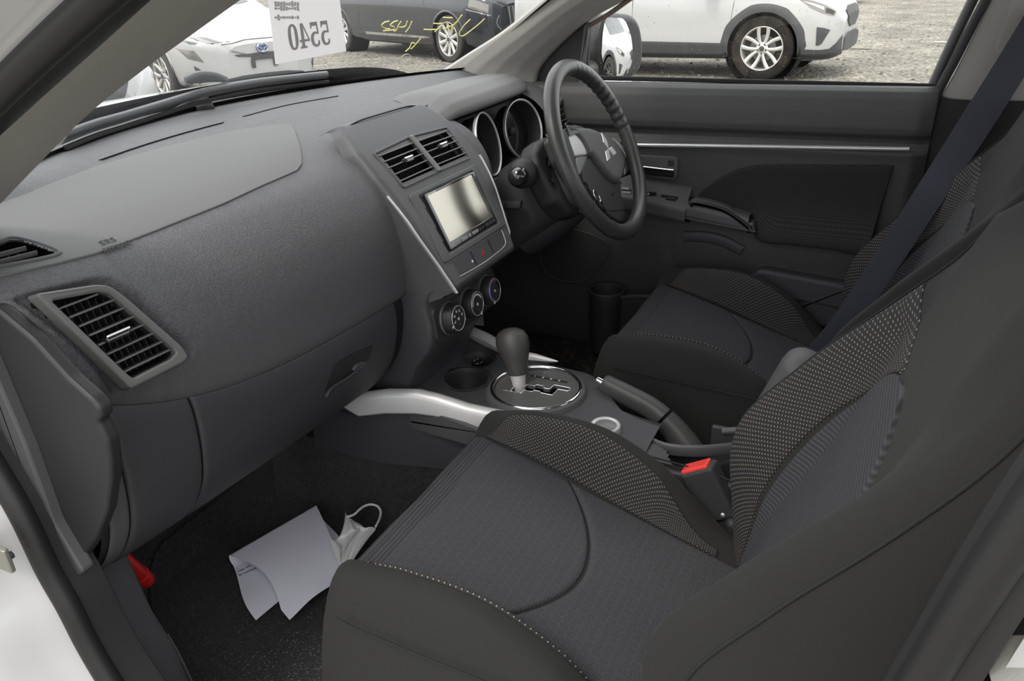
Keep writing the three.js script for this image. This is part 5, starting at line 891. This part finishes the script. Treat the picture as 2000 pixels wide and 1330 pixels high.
// ------------------------------------------------------------------ litter in the footwell
{
  const p = thing('paper_sheet', 'white paper folded over on the left footwell mat, faint table print on its inner side', 'paper');
  const FL = onY(455, 1100, .03), FR = onY(620, 997, .03), TL = onY(565, 1208, .036), TR = onY(675, 1118, .042), BL = onY(500, 1211, .022), BR = BL.clone().add(FR.clone().sub(FL)).add(V(.03, 0, -.02));
  const pt = (u, v) => {
    const f = FL.clone().lerp(FR, u), t = TL.clone().lerp(TR, u), b = BL.clone().lerp(BR, u), R = .011 - .003 * u;
    if (v < .35) { const k = v / .35; return b.addScaledVector(FR.clone().sub(FL), -.06 * Math.sin(k * 3.14) * (1 - u)).lerp(f.clone().setY(.024), k).add(V(0, .002 * Math.sin(k * 6), 0)); }
    if (v < .5) { const k = (v - .35) / .15 * Math.PI, dir = f.clone().sub(t).setY(0).normalize(); return f.clone().setY(.024).addScaledVector(dir, Math.sin(k) * R * 1.2).add(V(0, R * (1 - Math.cos(k)), 0)); }
    const k = (v - .5) / .5; return f.clone().setY(.024 + 2 * R).lerp(t, k).addScaledVector(FR.clone().sub(FL), .10 * Math.sin(Math.min(1, k * 1.15) * 3.14) * (1 - u) ** 2).add(V(0, .006 * Math.sin(k * 3.1) + .003 * Math.sin(u * 7 + k * 5) * k, 0));
  };
  part(p, 'sheet', [grid(pt, 30, 120), grid((u, v) => pt(u, v).add(V(0, -.0004, 0)), 30, 120, { flip: true })], M.paper);
  const ink = mat({ color: [.1, .1, .13], roughness: .9 });
  const zp = sc(4.926, 430, 960), L = (l, w) => part(p, 'print_line', ribbon(l.map(zp).map(([x, y]) => onY(x, y, .0252)), V(0, .02, 1), w, .0003, 10), ink);
  L([[160, 725], [230, 700], [290, 678]], .0006); L([[160, 748], [250, 718], [315, 692]], .0005); L([[172, 802], [260, 765], [355, 722]], .0006); L([[160, 725], [165, 765], [174, 802]], .0006);
  L([[175, 765], [235, 742]], .0028); L([[245, 735], [290, 712]], .0022); L([[178, 808], [215, 795]], .002); L([[230, 788], [350, 735]], .0018);
}
{
  const m = thing('face_mask', 'crumpled white pleated face mask with one ear loop up, against the left seat cushion', 'face mask');
  const zp = sc(4.926, 430, 960), h = (x, y) => { const [px, py] = zp([x, y]); return onY(px, py, .04 + .022 * Math.sin((x - 1050) / 140) * .3 + .02 * (1 - (y - 200) / 600)); };
  const L = [[1205, 200], [1192, 300], [1165, 390], [1130, 460], [1075, 510], [1100, 600], [1130, 680], [1175, 760]].map(([x, y]) => h(x, y)), R = [[1240, 262], [1300, 300], [1362, 326], [1420, 365], [1495, 352], [1420, 450], [1310, 605], [1205, 775]].map(([x, y]) => h(x, y)), lc = curve(L), rc = curve(R);
  const f = (u, v) => { const p = lc.getPoint(v).lerp(rc.getPoint(v), u), w = Math.sin(u * Math.PI * 5) * .0028; return p.add(V(0, w + .01 * Math.sin(u * 3.1) * Math.sin(v * 3.1), 0)); };
  part(m, 'mask_body', [grid(f, 50, 40), grid((u, v) => f(u, v).add(V(0, -.0018, 0)), 50, 40, { flip: true })], M.maskCloth);
  part(m, 'mask_fold', grid((u, v) => { const a = [[1060, 500], [1075, 560], [1110, 640], [1165, 700]].map(q => h(...q)), b = [[1085, 505], [1140, 532], [1170, 600], [1168, 700]].map(q => h(...q)); return curve(a).getPoint(v).lerp(curve(b).getPoint(v), u).add(V(0, .008 + .004 * Math.sin(u * 3.1), 0)); }, 8, 16), M.maskCloth);
  part(m, 'ear_loop', tube([[1225, 262], [1290, 238], [1340, 192], [1390, 157], [1450, 141], [1510, 155], [1545, 200], [1540, 265], [1500, 352]].map(([x, y]) => h(x, y).add(V(0, .004, 0))), .0024, 60, 6), mat({ color: [.75, .75, .73], roughness: .8 }), 'white elastic ear loop');
  for (const l of [[[1262, 308], [1352, 352]], [[1268, 322], [1350, 362]]]) part(m, 'seam_line', tube(l.map(([x, y]) => h(x, y).add(V(0, .008, 0))), .0007, 10, 4), mat({ color: grey(.3) }));
  part(m, 'nose_strip', tube([[1340, 400], [1250, 520], [1190, 610]].map(([x, y]) => h(x, y).add(V(0, .011, 0))), .0016, 16, 5), M.maskCloth);
}
{
  const b = thing('emergency_flare', 'red plastic emergency flare tube clipped by the left kick panel', 'flare');
  const e = onX(287, 1134, -.53), s = onX(240, 1092, -.575), ax = e.clone().sub(s).normalize(), q = new THREE.Quaternion().setFromUnitVectors(V(0, 1, 0), ax), put = (g) => g.applyQuaternion(q).translate(e.x, e.y, e.z);
  part(b, 'cap', put(lathe([[0, .0], [.0105, 0], [.0125, -.0015], [.013, -.004], [.0128, -.012], [.0136, -.013], [.0136, -.018], [.0128, -.019], [.0128, -.026], [.0136, -.027], [.0136, -.031], [.012, -.032]], 40)), M.red, 'ribbed red cap');
  part(b, 'tube', put(lathe([[.0122, -.03], [.0122, -.15], [0, -.15]], 36)), M.red);
}
for (const t of things.slice()) if (t !== seatL) settle(t);
// ------------------------------------------------------------------ yard: gravel, cars
const GY = -.38;
{
  const g = structure('ground');
  const big = new THREE.PlaneGeometry(160, 160, 1, 1).rotateX(-Math.PI / 2); const p = big.attributes.position, uv = []; for (let i = 0; i < p.count; i++) uv.push(p.getX(i), p.getZ(i)); big.setAttribute('uv', new THREE.Float32BufferAttribute(uv, 2));
  big.translate(20, GY, 0); part(g, 'gravel_yard', big, mat({ map: T.gravC, roughness: 1, bumpMap: T.gravB, bumpScale: .03 }), 'pale sandy gravel');
  const s = thing('loose_gravel', 'loose stones strewn over the pale gravel yard', 'gravel'); s.userData.kind = 'stuff';
  const n = 5200, im = new THREE.InstancedMesh(new THREE.IcosahedronGeometry(.022, 0), mat({ color: [.3, .28, .25], roughness: 1 }), n), m4 = new THREE.Matrix4(), q = new THREE.Quaternion(), c = new THREE.Color();
  for (let i = 0; i < n; i++) { const k = .25 + rnd() * rnd() * 1.3, x = 4 + rnd() * 18, z = -11 + rnd() * 15; q.setFromEuler(new THREE.Euler(rnd() * 6, rnd() * 6, rnd() * 6)); m4.compose(V(x, GY + .003 * k, z), q, V(k * (.7 + rnd() * .8), k * .6, k * (.7 + rnd() * .8))); im.setMatrixAt(i, m4); const b = .55 + rnd() * .7; im.setColorAt(i, c.setRGB(b, b * .98, b * .95)); }
  im.name = 'stones'; im.receiveShadow = im.castShadow = true; s.add(im);
  for (const [x, y, w, a, col] of [[1677, 94, .36, .2, [.3, .27, .23]], [1838, 82, .2, .1, [.6, .58, .54]]]) { const o = onY(x, y, GY + .02); const t = thing('litter_scrap', x < 1700 ? 'dark flat strip of litter on the gravel ahead of the white car' : 'small pale scrap of litter lying alone on the gravel', 'litter'); part(t, 'scrap', rbox(.05, .02, w, .008).rotateX(.05).rotateY(a).translate(o.x, o.y, o.z), mat({ color: col, roughness: .8 })); }
}
const carM = {
  glass: mat({ color: [.06, .07, .075], roughness: .06, clearcoat: 1, clearcoatRoughness: .02 }), tyre: mat({ color: [.055, .05, .045], roughness: .9 }), tyreDusty: mat({ map: T.dirt, color: [1.3, 1.1, 1.0], roughness: .95 }), clad: mat({ color: [.06, .062, .064], roughness: .65 }), seam: mat({ color: grey(.06), roughness: .8 }),
  lens: mat({ color: [.2, .19, .165], roughness: .12, clearcoat: 1, metalness: .2 }), alloy: mat({ color: [.62, .61, .58], metalness: .55, roughness: .35 }), alloyDark: mat({ color: [.1, .1, .1], metalness: .5, roughness: .35 }), navy: mat({ color: [.018, .021, .028], roughness: .18, clearcoat: 1, clearcoatRoughness: .04 }), charcoal: mat({ color: [.03, .03, .032], roughness: .3, clearcoat: 1 }), body: mat({ color: [.46, .46, .456], roughness: .28, clearcoat: .7, clearcoatRoughness: .06 }), well: M.black, blue: mat({ color: [.02, .06, .22], roughness: .3 }),
};
class Car {
  constructor(name, label, group, st, paint) { this.o = thing(name, label, 'car', group); this.st = st; this.paint = paint; }
  at(z) { const s = this.st; let i = 1; while (i < s.length - 1 && z > s[i][0]) i++; const a = s[i - 1], b = s[i], t = clamp((z - a[0]) / (b[0] - a[0])), a0 = s[Math.max(0, i - 2)], b1 = s[Math.min(s.length - 1, i + 1)];
    return [1, 2, 3, 4, 5].map(k => { const m0 = i > 1 ? (b[k] - a0[k]) / (b[0] - a0[0]) : (b[k] - a[k]) / (b[0] - a[0]), m1 = i < s.length - 1 ? (b1[k] - a[k]) / (b1[0] - a[0]) : (b[k] - a[k]) / (b[0] - a[0]), h = b[0] - a[0]; return (2 * t ** 3 - 3 * t * t + 1) * a[k] + (t ** 3 - 2 * t * t + t) * h * m0 + (-2 * t ** 3 + 3 * t * t) * b[k] + (t ** 3 - t * t) * h * m1; }); }
  section(z) { const [w, y0, yb, yt, wt] = this.at(z); return [[0, y0], [w * .86, y0], [w * .955, y0 + .05], [w * .99, y0 + .16], [w, (y0 + yb) / 2], [w * .992, yb - .12], [w * .962, yb], [lerp(w * .955, wt, .55), lerp(yb, yt, .52)], [wt * 1.03, yt - .06], [wt * .94, yt - .012], [wt * .6, yt + .012], [0, yt + .02]]; }
  sideX(z, y) { const s = this.section(z); for (let i = 1; i < s.length - 1; i++) if (y >= s[i][1] && y <= s[i + 1][1]) return lerp(s[i][0], s[i + 1][0], (y - s[i][1]) / Math.max(1e-6, s[i + 1][1] - s[i][1])); return y < s[1][1] ? s[1][0] : 0; }
  inside(x, y, z) { const s = this.section(z); return y >= s[0][1] && y <= s[11][1] && Math.abs(x) <= this.sideX(z, y); }
  frontZ(x, y) { const zf = this.st[this.st.length - 1][0]; if (this.inside(x, y, zf)) return zf; let a = .9, b = zf; for (let i = 0; i < 26; i++) { const m = (a + b) / 2; this.inside(x, y, m) ? a = m : b = m; } return a; }
  topY(x, z) { const s = this.section(z); for (let i = 6; i < 11; i++) if (Math.abs(x) <= s[i][0] && Math.abs(x) >= s[i + 1][0]) return lerp(s[i + 1][1], s[i][1], (Math.abs(x) - s[i + 1][0]) / Math.max(1e-6, s[i][0] - s[i + 1][0])); return s[11][1]; }
  shell(axles, rw) {
    const z0 = this.st[0][0], z1 = this.st[this.st.length - 1][0], rows = []; const N = 210;
    for (let i = 0; i <= N; i++) { const s = this.section(lerp(z0, z1, .5 - .5 * Math.cos(Math.PI * (i / N)) )), z = lerp(z0, z1, .5 - .5 * Math.cos(Math.PI * (i / N))); const c = new THREE.CatmullRomCurve3(s.slice(1).map(([x, y]) => V(x, y, z)), false, 'centripetal'), half = c.getPoints(52).map(p => V(Math.max(0, p.x), p.y, z)); half.unshift(V(0, s[0][1], z)); const r = [...half.map(p => p.clone()), ...half.slice(1, -1).reverse().map(p => V(-p.x, p.y, z)), half[0].clone()]; rows.push(r); }
    // wheel arches: cells inside the arch circle are left out and lined with a dark well
    const drop = (p) => axles.some(z => Math.abs(p.x) > .45 && Math.hypot(p.z - z, p.y - rw) < rw * 1.175);
    const g = grid((u, v) => rows[Math.round(u * N)][Math.round(v * (rows[0].length - 1))].clone(), N, rows[0].length - 1, { drop });
    this.body = part(this.o, 'body', g, this.paint);
    const cap = (r, f) => { const q = [], c = r.reduce((a, b) => a.add(b), V(0, 0, 0)).multiplyScalar(1 / r.length); for (let i = 0; i < r.length - 1; i++) q.push(...c.toArray(), ...r[f ? i : i + 1].toArray(), ...r[f ? i + 1 : i].toArray()); const h = new THREE.BufferGeometry(); h.setAttribute('position', new THREE.Float32BufferAttribute(q, 3)); h.computeVertexNormals(); return h; };
    part(this.o, 'end_panel', join([cap(rows[N], true), cap(rows[0], false)]), this.paint);
    for (const z of axles) for (const s of [-1, 1]) { const w = this.at(z)[0] - .015, well = new THREE.CylinderGeometry(rw * 1.2, rw * 1.2, .36, 40, 1, true).rotateZ(Math.PI / 2).translate(s * (w - .18), rw, z); part(this.o, 'wheel_well', [well, new THREE.CircleGeometry(rw * 1.2, 32).rotateY(s > 0 ? Math.PI / 2 : -Math.PI / 2).translate(s * (w - .36), rw, z)], carM.well); }
  }
  arch(axles, rw, k0, k1, m, label) { for (const z of axles) for (const s of [-1, 1]) { const f = (u, v) => { const a = lerp(-.22, Math.PI + .22, u), r = rw * lerp(k0, k1, v), zz = z + Math.cos(a) * r, y = Math.max(this.at(zz)[1] - .02, rw + Math.sin(a) * r); return V(s * (this.sideX(clamp(zz, this.st[0][0], this.st[this.st.length - 1][0]), y) + .012 * Math.sin(Math.PI * clamp(v * .8 + .2)) ), y, zz); }; part(this.o, 'arch_cladding', grid(f, 48, 8, { flip: s < 0 }), m, label); } }
  strip(name, top, bot, m, { face = 'side', sides = [-1, 1], off = .006, n = 24, label } = {}) {
    for (const s of sides) {
      const to = ([a, b]) => face === 'side' ? V(s * (this.sideX(a, b) + off), b, a) : face === 'front' ? V(s * a, b, this.frontZ(a, b) + off) : V(s * a, this.topY(a, b) + off, b);
      const line = (l, t) => { const k = t * (l.length - 1), i = Math.min(l.length - 2, Math.floor(k)); return [lerp(l[i][0], l[i + 1][0], k - i), lerp(l[i][1], l[i + 1][1], k - i)]; };
      const f = (u, v) => { const p = line(bot, u), q = line(top, u), r = [lerp(p[0], q[0], v), lerp(p[1], q[1], v)], e = Math.min(u, 1 - u, v, 1 - v) < .001; const w = to(r); if (e) { const c = off * 1.6; face === 'side' ? w.x -= s * c : face === 'front' ? w.z -= c : w.y -= c; } return w; };
      part(this.o, name, grid(f, graded(n, .04), graded(12, .06)), m, label);
    }
  }
  wheel(z, s, rw, rim, m, spokes, twin, tyreM = carM.tyre) {
    const w = new THREE.Group(); w.name = 'wheel'; this.o.add(w); const x = s * (this.at(z)[0] - .012), put = (g) => g.rotateZ(s > 0 ? -Math.PI / 2 : Math.PI / 2).translate(x, rw, z);
    part(w, 'tyre', put(lathe([[rim, -.2], [rw * .97, -.2], [rw, -.17], [rw, -.035], [rw * .985, -.012], [rw * .93, .0], [rim + .03, .002], [rim, -.006]], 64)), tyreM);
    part(w, 'rim_lip', put(lathe([[rim + .004, -.012], [rim + .003, .002], [rim - .008, .001], [rim - .016, -.03], [rim - .02, -.15]], 64)), m);
    part(w, 'rim_back', put(lathe([[rim - .01, -.12], [.05, -.10], [0, -.10]], 40)), carM.tyre);
    part(w, 'brake_disc', put(lathe([[.15, -.09], [.15, -.08], [.06, -.08]], 40)), mat({ color: grey(.2), metalness: .5, roughness: .4 }));
    const pos = []; for (let i = 0; i < spokes; i++) pos.push(i / spokes * 2 * Math.PI + .3);
    for (const a of pos) for (const k of twin ? [-1, 1] : [0]) {
      const f = (u, v) => { const r = lerp(.045, rim - .012, u), off = k * lerp(.02, .055, u) + .012 * Math.sin(u * 3.1) * k, wd = lerp(.022, .028, u) * (twin ? .85 : 1.15), th = v * 2 * Math.PI, q = V(Math.cos(th) * wd, lerp(-.028, -.010, u * u) + Math.sin(th) * .012, 0); return V(q.x + off, q.y, r).applyAxisAngle(V(0, 1, 0), a); };
      part(w, 'spoke', put(grid(f, 10, 12)), m);
    }
    part(w, 'hub', put(lathe([[.072, -.04], [.07, -.022], [.035, -.014], [.03, -.008], [0, -.006]], 32)), m);
    part(w, 'hub_cap', put(lathe([[.03, -.007], [.027, -.002], [0, 0]], 28)), carM.seam);
    for (let i = 0; i < 5; i++) { const a = i / 5 * 6.283 + .6; part(w, 'wheel_nut', put(lathe([[.011, -.012], [.010, -.006], [0, -.006]], 8).translate(Math.cos(a) * .052, -.006, Math.sin(a) * .052)), carM.seam); }
    return w;
  }
  seamZ(z, y0, y1, dz = 0, name = 'door_seam') { for (const s of [-1, 1]) { const pts = []; for (let i = 0; i <= 10; i++) { const y = lerp(y0, y1, i / 10), zz = z + dz * (i / 10); pts.push(V(s * (this.sideX(zz, y) + .001), y, zz)); } part(this.o, name, tube(pts, .004, 20, 5), carM.seam); } }
  place(x, z, ry) { this.o.position.set(x, GY, z); this.o.rotation.y = ry; return this.o; }
}
const SUV = [[-2.06, .66, .45, .88, 1.02, .58], [-1.98, .83, .36, .98, 1.42, .60], [-1.6, .90, .25, 1.03, 1.62, .62], [-.5, .918, .235, 1.01, 1.69, .66], [.35, .918, .235, .985, 1.64, .64], [.72, .918, .235, .975, 1.36, .68], [1.08, .915, .24, .965, 1.09, .74], [1.4, .908, .245, .94, 1.035, .76], [1.88, .875, .245, .87, .95, .72], [2.08, .80, .25, .78, .87, .64], [2.16, .70, .27, .70, .79, .56], [2.205, .55, .30, .62, .70, .45]];
function makeSuv(label, rim, paint, dusty, group) {
  const c = new Car('parked_car', label, group, SUV, paint); const ax = [1.36, -1.34], rw = .36;
  c.shell(ax, rw); c.arch(ax, rw, 1.12, 1.40, carM.clad, 'dark plastic wheel arch');
  for (const z of ax) for (const s of [-1, 1]) c.wheel(z, s, rw, .245, rim, 5, true, dusty ? carM.tyreDusty : carM.tyre);
  c.strip('sill_cladding', [[-.93, .44], [0, .43], [.92, .42]], [[-.93, .22], [0, .225], [.92, .23]], carM.clad, { off: .014, label: 'dark plastic sill' });
  c.strip('front_lip', [[1.80, .36], [2.0, .35], [2.1, .36], [2.16, .42], [2.2, .50]], [[1.80, .22], [2.0, .23], [2.1, .24], [2.16, .26], [2.2, .28]], carM.clad, { off: .016 });
  c.strip('lower_intake', [[0, .50], [.3, .50], [.52, .46]], [[0, .30], [.3, .30], [.52, .32]], carM.clad, { face: 'front', off: .02 });
  c.strip('grille', [[0, .80], [.28, .80], [.47, .755]], [[0, .56], [.2, .56], [.34, .62]], carM.clad, { face: 'front', off: .012 });
  c.strip('headlight', [[1.72, .905], [1.86, .88], [2.0, .835], [2.13, .765]], [[1.72, .895], [1.86, .80], [2.0, .74], [2.11, .705]], carM.lens, { off: .008, label: 'clear headlight' });
  c.strip('lamp_bezel', [[1.76, .875], [1.88, .85], [2.0, .81]], [[1.80, .86], [1.90, .82], [2.0, .775]], carM.alloy, { off: .0105 });
  c.strip('lamp_bezel', [[2.02, .80], [2.07, .782], [2.11, .762]], [[2.02, .75], [2.07, .735], [2.10, .722]], carM.seam, { off: .0105 });
  c.strip('fog_recess', [[1.95, .60], [2.02, .59], [2.09, .565]], [[1.96, .40], [1.99, .40], [2.02, .42]], carM.clad, { off: .008 });
  c.strip('side_window', [[-1.55, 1.42], [-.9, 1.52], [-.30, 1.54]], [[-1.45, 1.10], [-.9, 1.06], [-.30, 1.04]], carM.glass);
  c.strip('side_window', [[-.22, 1.54], [.25, 1.50], [.52, 1.40]], [[-.22, 1.04], [.4, 1.02], [.86, 1.02]], carM.glass);
  c.strip('windscreen', [[0, .36], [.3, .36], [.56, .40]], [[0, 1.04], [.35, 1.03], [.66, .98]], carM.glass, { face: 'top' });
  c.seamZ(.93, .24, .98, .08); c.seamZ(-.26, .24, 1.04); c.seamZ(-1.08, .45, 1.06, .1);
  for (const s of [-1, 1]) part(c.o, 'door_mirror', rbox(.2, .14, .16, .05, s * 1.04, 1.06, .74), c.paint);
  return c;
}
const carA = makeSuv('white crossover car with bright ten-spoke alloy wheels seen through the driver\'s window', carM.alloy, carM.body, true);
carA.place(10.12, -2.47, -.06);
const carB = makeSuv('second white crossover car with dark wheels, seen only in the door mirror', carM.alloyDark, carM.body, false);
{ const o = carB.place(4.6, 5.75, Math.PI - .12); }
{
  const c = makeSuv('dark car at the far side of the yard, only its lower corner in view', carM.alloyDark, carM.charcoal, false); c.place(26.3, -3.5, -.15);
}
{
  const c = makeSuv('white car nose to the bonnet, a sliver of it beside the near pillar', carM.alloy, carM.body, false); c.place(2.15, -6.25, .02);
}
// low white hatchback facing the windscreen
{
  const P = [[-2.25, .62, .45, .86, 1.0, .5], [-2.1, .80, .34, .95, 1.15, .55], [-1.4, .86, .22, .97, 1.36, .58], [-.3, .88, .19, .95, 1.47, .60], [.4, .88, .19, .92, 1.40, .60], [.85, .878, .19, .90, 1.14, .66], [1.2, .87, .2, .87, .96, .72], [1.55, .855, .205, .81, .90, .72], [1.9, .81, .21, .74, .80, .64], [2.1, .71, .215, .68, .74, .56], [2.2, .58, .22, .64, .69, .48], [2.25, .42, .23, .58, .64, .36]];
  const c = new Car('parked_car', 'low white hatchback facing the windscreen, its nose above the wiper', null, P, carM.body), ax = [1.36, -1.34], rw = .325;
  c.shell(ax, rw); c.arch(ax, rw, 1.12, 1.22, carM.body);
  for (const z of ax) for (const s of [-1, 1]) c.wheel(z, s, rw, .22, carM.alloy, 5, true);
  c.strip('headlight', [[.80, .765], [.68, .77], [.50, .735], [.34, .692]], [[.80, .69], [.68, .685], [.50, .69], [.34, .688]], carM.lens, { face: 'front', off: .008 });
  c.strip('lamp_lens', [[.74, .75], [.69, .755], [.64, .745]], [[.74, .70], [.69, .695], [.64, .697]], carM.glass, { face: 'front', off: .013 });
  c.strip('lower_lamp', [[.825, .665], [.78, .66], [.73, .655]], [[.77, .54], [.715, .52], [.655, .50]], carM.lens, { face: 'front', off: .008 });
  c.strip('grille_slot', [[0, .56], [.16, .553], [.34, .555]], [[0, .52], [.16, .518], [.30, .532]], carM.clad, { face: 'front', off: .008 });
  c.strip('lower_grille', [[0, .335], [.28, .33], [.46, .31], [.60, .25]], [[0, .235], [.28, .235], [.46, .235], [.58, .235]], carM.clad, { face: 'front', off: .02 });
  for (const y of [.262, .285, .308]) c.strip('grille_bar', [[0, y + .006], [.3, y + .005], [.48, y - .003]], [[0, y - .006], [.3, y - .007], [.48, y - .012]], carM.seam, { face: 'front', off: .03 });
  c.strip('side_intake', [[.74, .47], [.70, .43], [.665, .385]], [[.715, .27], [.70, .28], [.67, .36]], carM.clad, { face: 'front', off: .01 });
  c.strip('bonnet_gap', [[0, .705], [.18, .702], [.34, .675], [.45, .672]], [[0, .699], [.18, .696], [.34, .668], [.45, .666]], carM.seam, { face: 'front', off: .006 });
  c.strip('windscreen', [[0, .42], [.3, .42], [.52, .45]], [[0, 1.1], [.35, 1.08], [.62, 1.0]], carM.glass, { face: 'top' });
  c.strip('side_window', [[-1.3, 1.2], [-.3, 1.34], [.4, 1.30]], [[-1.3, 1.02], [-.3, .98], [.85, .95]], carM.glass);
  const ez = c.frontZ(0, .61) + .014, e = new THREE.Group(); e.name = 'badge'; c.o.add(e); const put = (g) => g.translate(0, .608, ez);
  part(e, 'badge_disc', put(new THREE.CylinderGeometry(.062, .066, .012, 40).rotateX(Math.PI / 2).scale(1.1, .8, 1)), carM.blue, 'blue badge with silver ovals');
  const z1 = (g) => put(g.translate(0, 0, .008)); part(e, 'badge_ring', z1(ring(.06, .006, 48, 8).scale(1.1, .8, 1)), M.chrome); part(e, 'badge_oval', z1(ring(.05, .005, 40, 8).scale(1.0, .42, 1).translate(0, .012, 0)), M.chrome); part(e, 'badge_oval', z1(ring(.04, .005, 40, 8).scale(.5, .95, 1).translate(0, .0, 0)), M.chrome);
  const pz = c.frontZ(0, .50) + .018; for (const [w, h, x, y] of [[.30, .035, 0, .50], [.045, .09, -.135, .445], [.045, .09, .135, .445]]) part(c.o, 'plate_bracket', rbox(w, h, .014, .004, x, y, pz), carM.seam);
  c.place(7.11, -8.28, -.376);
}
// dark people carrier parked broadside beyond the windscreen
{
  const P = [[-2.4, .74, .4, 1.0, 1.7, .66], [-2.3, .88, .3, 1.05, 1.84, .70], [-1.5, .925, .22, 1.06, 1.9, .72], [.2, .925, .21, 1.04, 1.89, .71], [.75, .925, .21, 1.03, 1.62, .72], [1.3, .92, .215, 1.0, 1.2, .78], [1.75, .905, .22, .97, 1.06, .80], [2.15, .86, .22, .92, .99, .76], [2.33, .76, .23, .86, .92, .66], [2.42, .60, .25, .78, .84, .5]];
  const c = new Car('parked_car', 'dark blue people carrier with a bright lower strip, beyond the hanging sheet', null, P, carM.navy), ax = [1.47, -1.9], rw = .345;
  c.shell(ax, rw); c.arch(ax, rw, 1.12, 1.22, carM.navy);
  for (const z of ax) for (const s of [-1, 1]) c.wheel(z, s, rw, .25, carM.alloy, 10, false);
  c.strip('bright_strip', [[-1.0, .375], [0, .37], [.85, .365], [.98, .35]], [[-1.0, .335], [0, .335], [.85, .335], [.98, .345]], M.chrome, { off: .012, label: 'bright strip along the doors' });
  c.strip('headlight', [[2.02, .93], [2.2, .89], [2.33, .84]], [[2.0, .80], [2.2, .755], [2.33, .72]], carM.lens, { off: .008 }); c.strip('lamp_trim', [[1.95, .785], [2.2, .745], [2.35, .70]], [[1.95, .77], [2.2, .73], [2.35, .685]], M.chrome, { off: .012 });
  c.strip('grille', [[0, .82], [.3, .82], [.5, .80]], [[0, .45], [.3, .45], [.42, .5]], carM.clad, { face: 'front', off: .012 });
  for (let i = 0; i < 6; i++) c.strip('grille_bar', [[.06 + i * .08, .80], [.075 + i * .08, .80]], [[.06 + i * .07, .47], [.075 + i * .07, .47]], M.chrome, { face: 'front', off: .022, n: 4 });
  c.strip('side_window', [[-2.1, 1.66], [0, 1.72], [.5, 1.62]], [[-2.1, 1.14], [0, 1.10], [1.1, 1.08]], carM.glass); c.strip('windscreen', [[0, .4], [.5, .5]], [[0, 1.35], [.68, 1.2]], carM.glass, { face: 'top' });
  c.seamZ(.85, .24, 1.05, .05); c.seamZ(-.25, .24, 1.06); c.seamZ(-1.15, .24, 1.06);
  c.place(11.75, -7.05, -.43);
}
renderer.render(scene, camera);
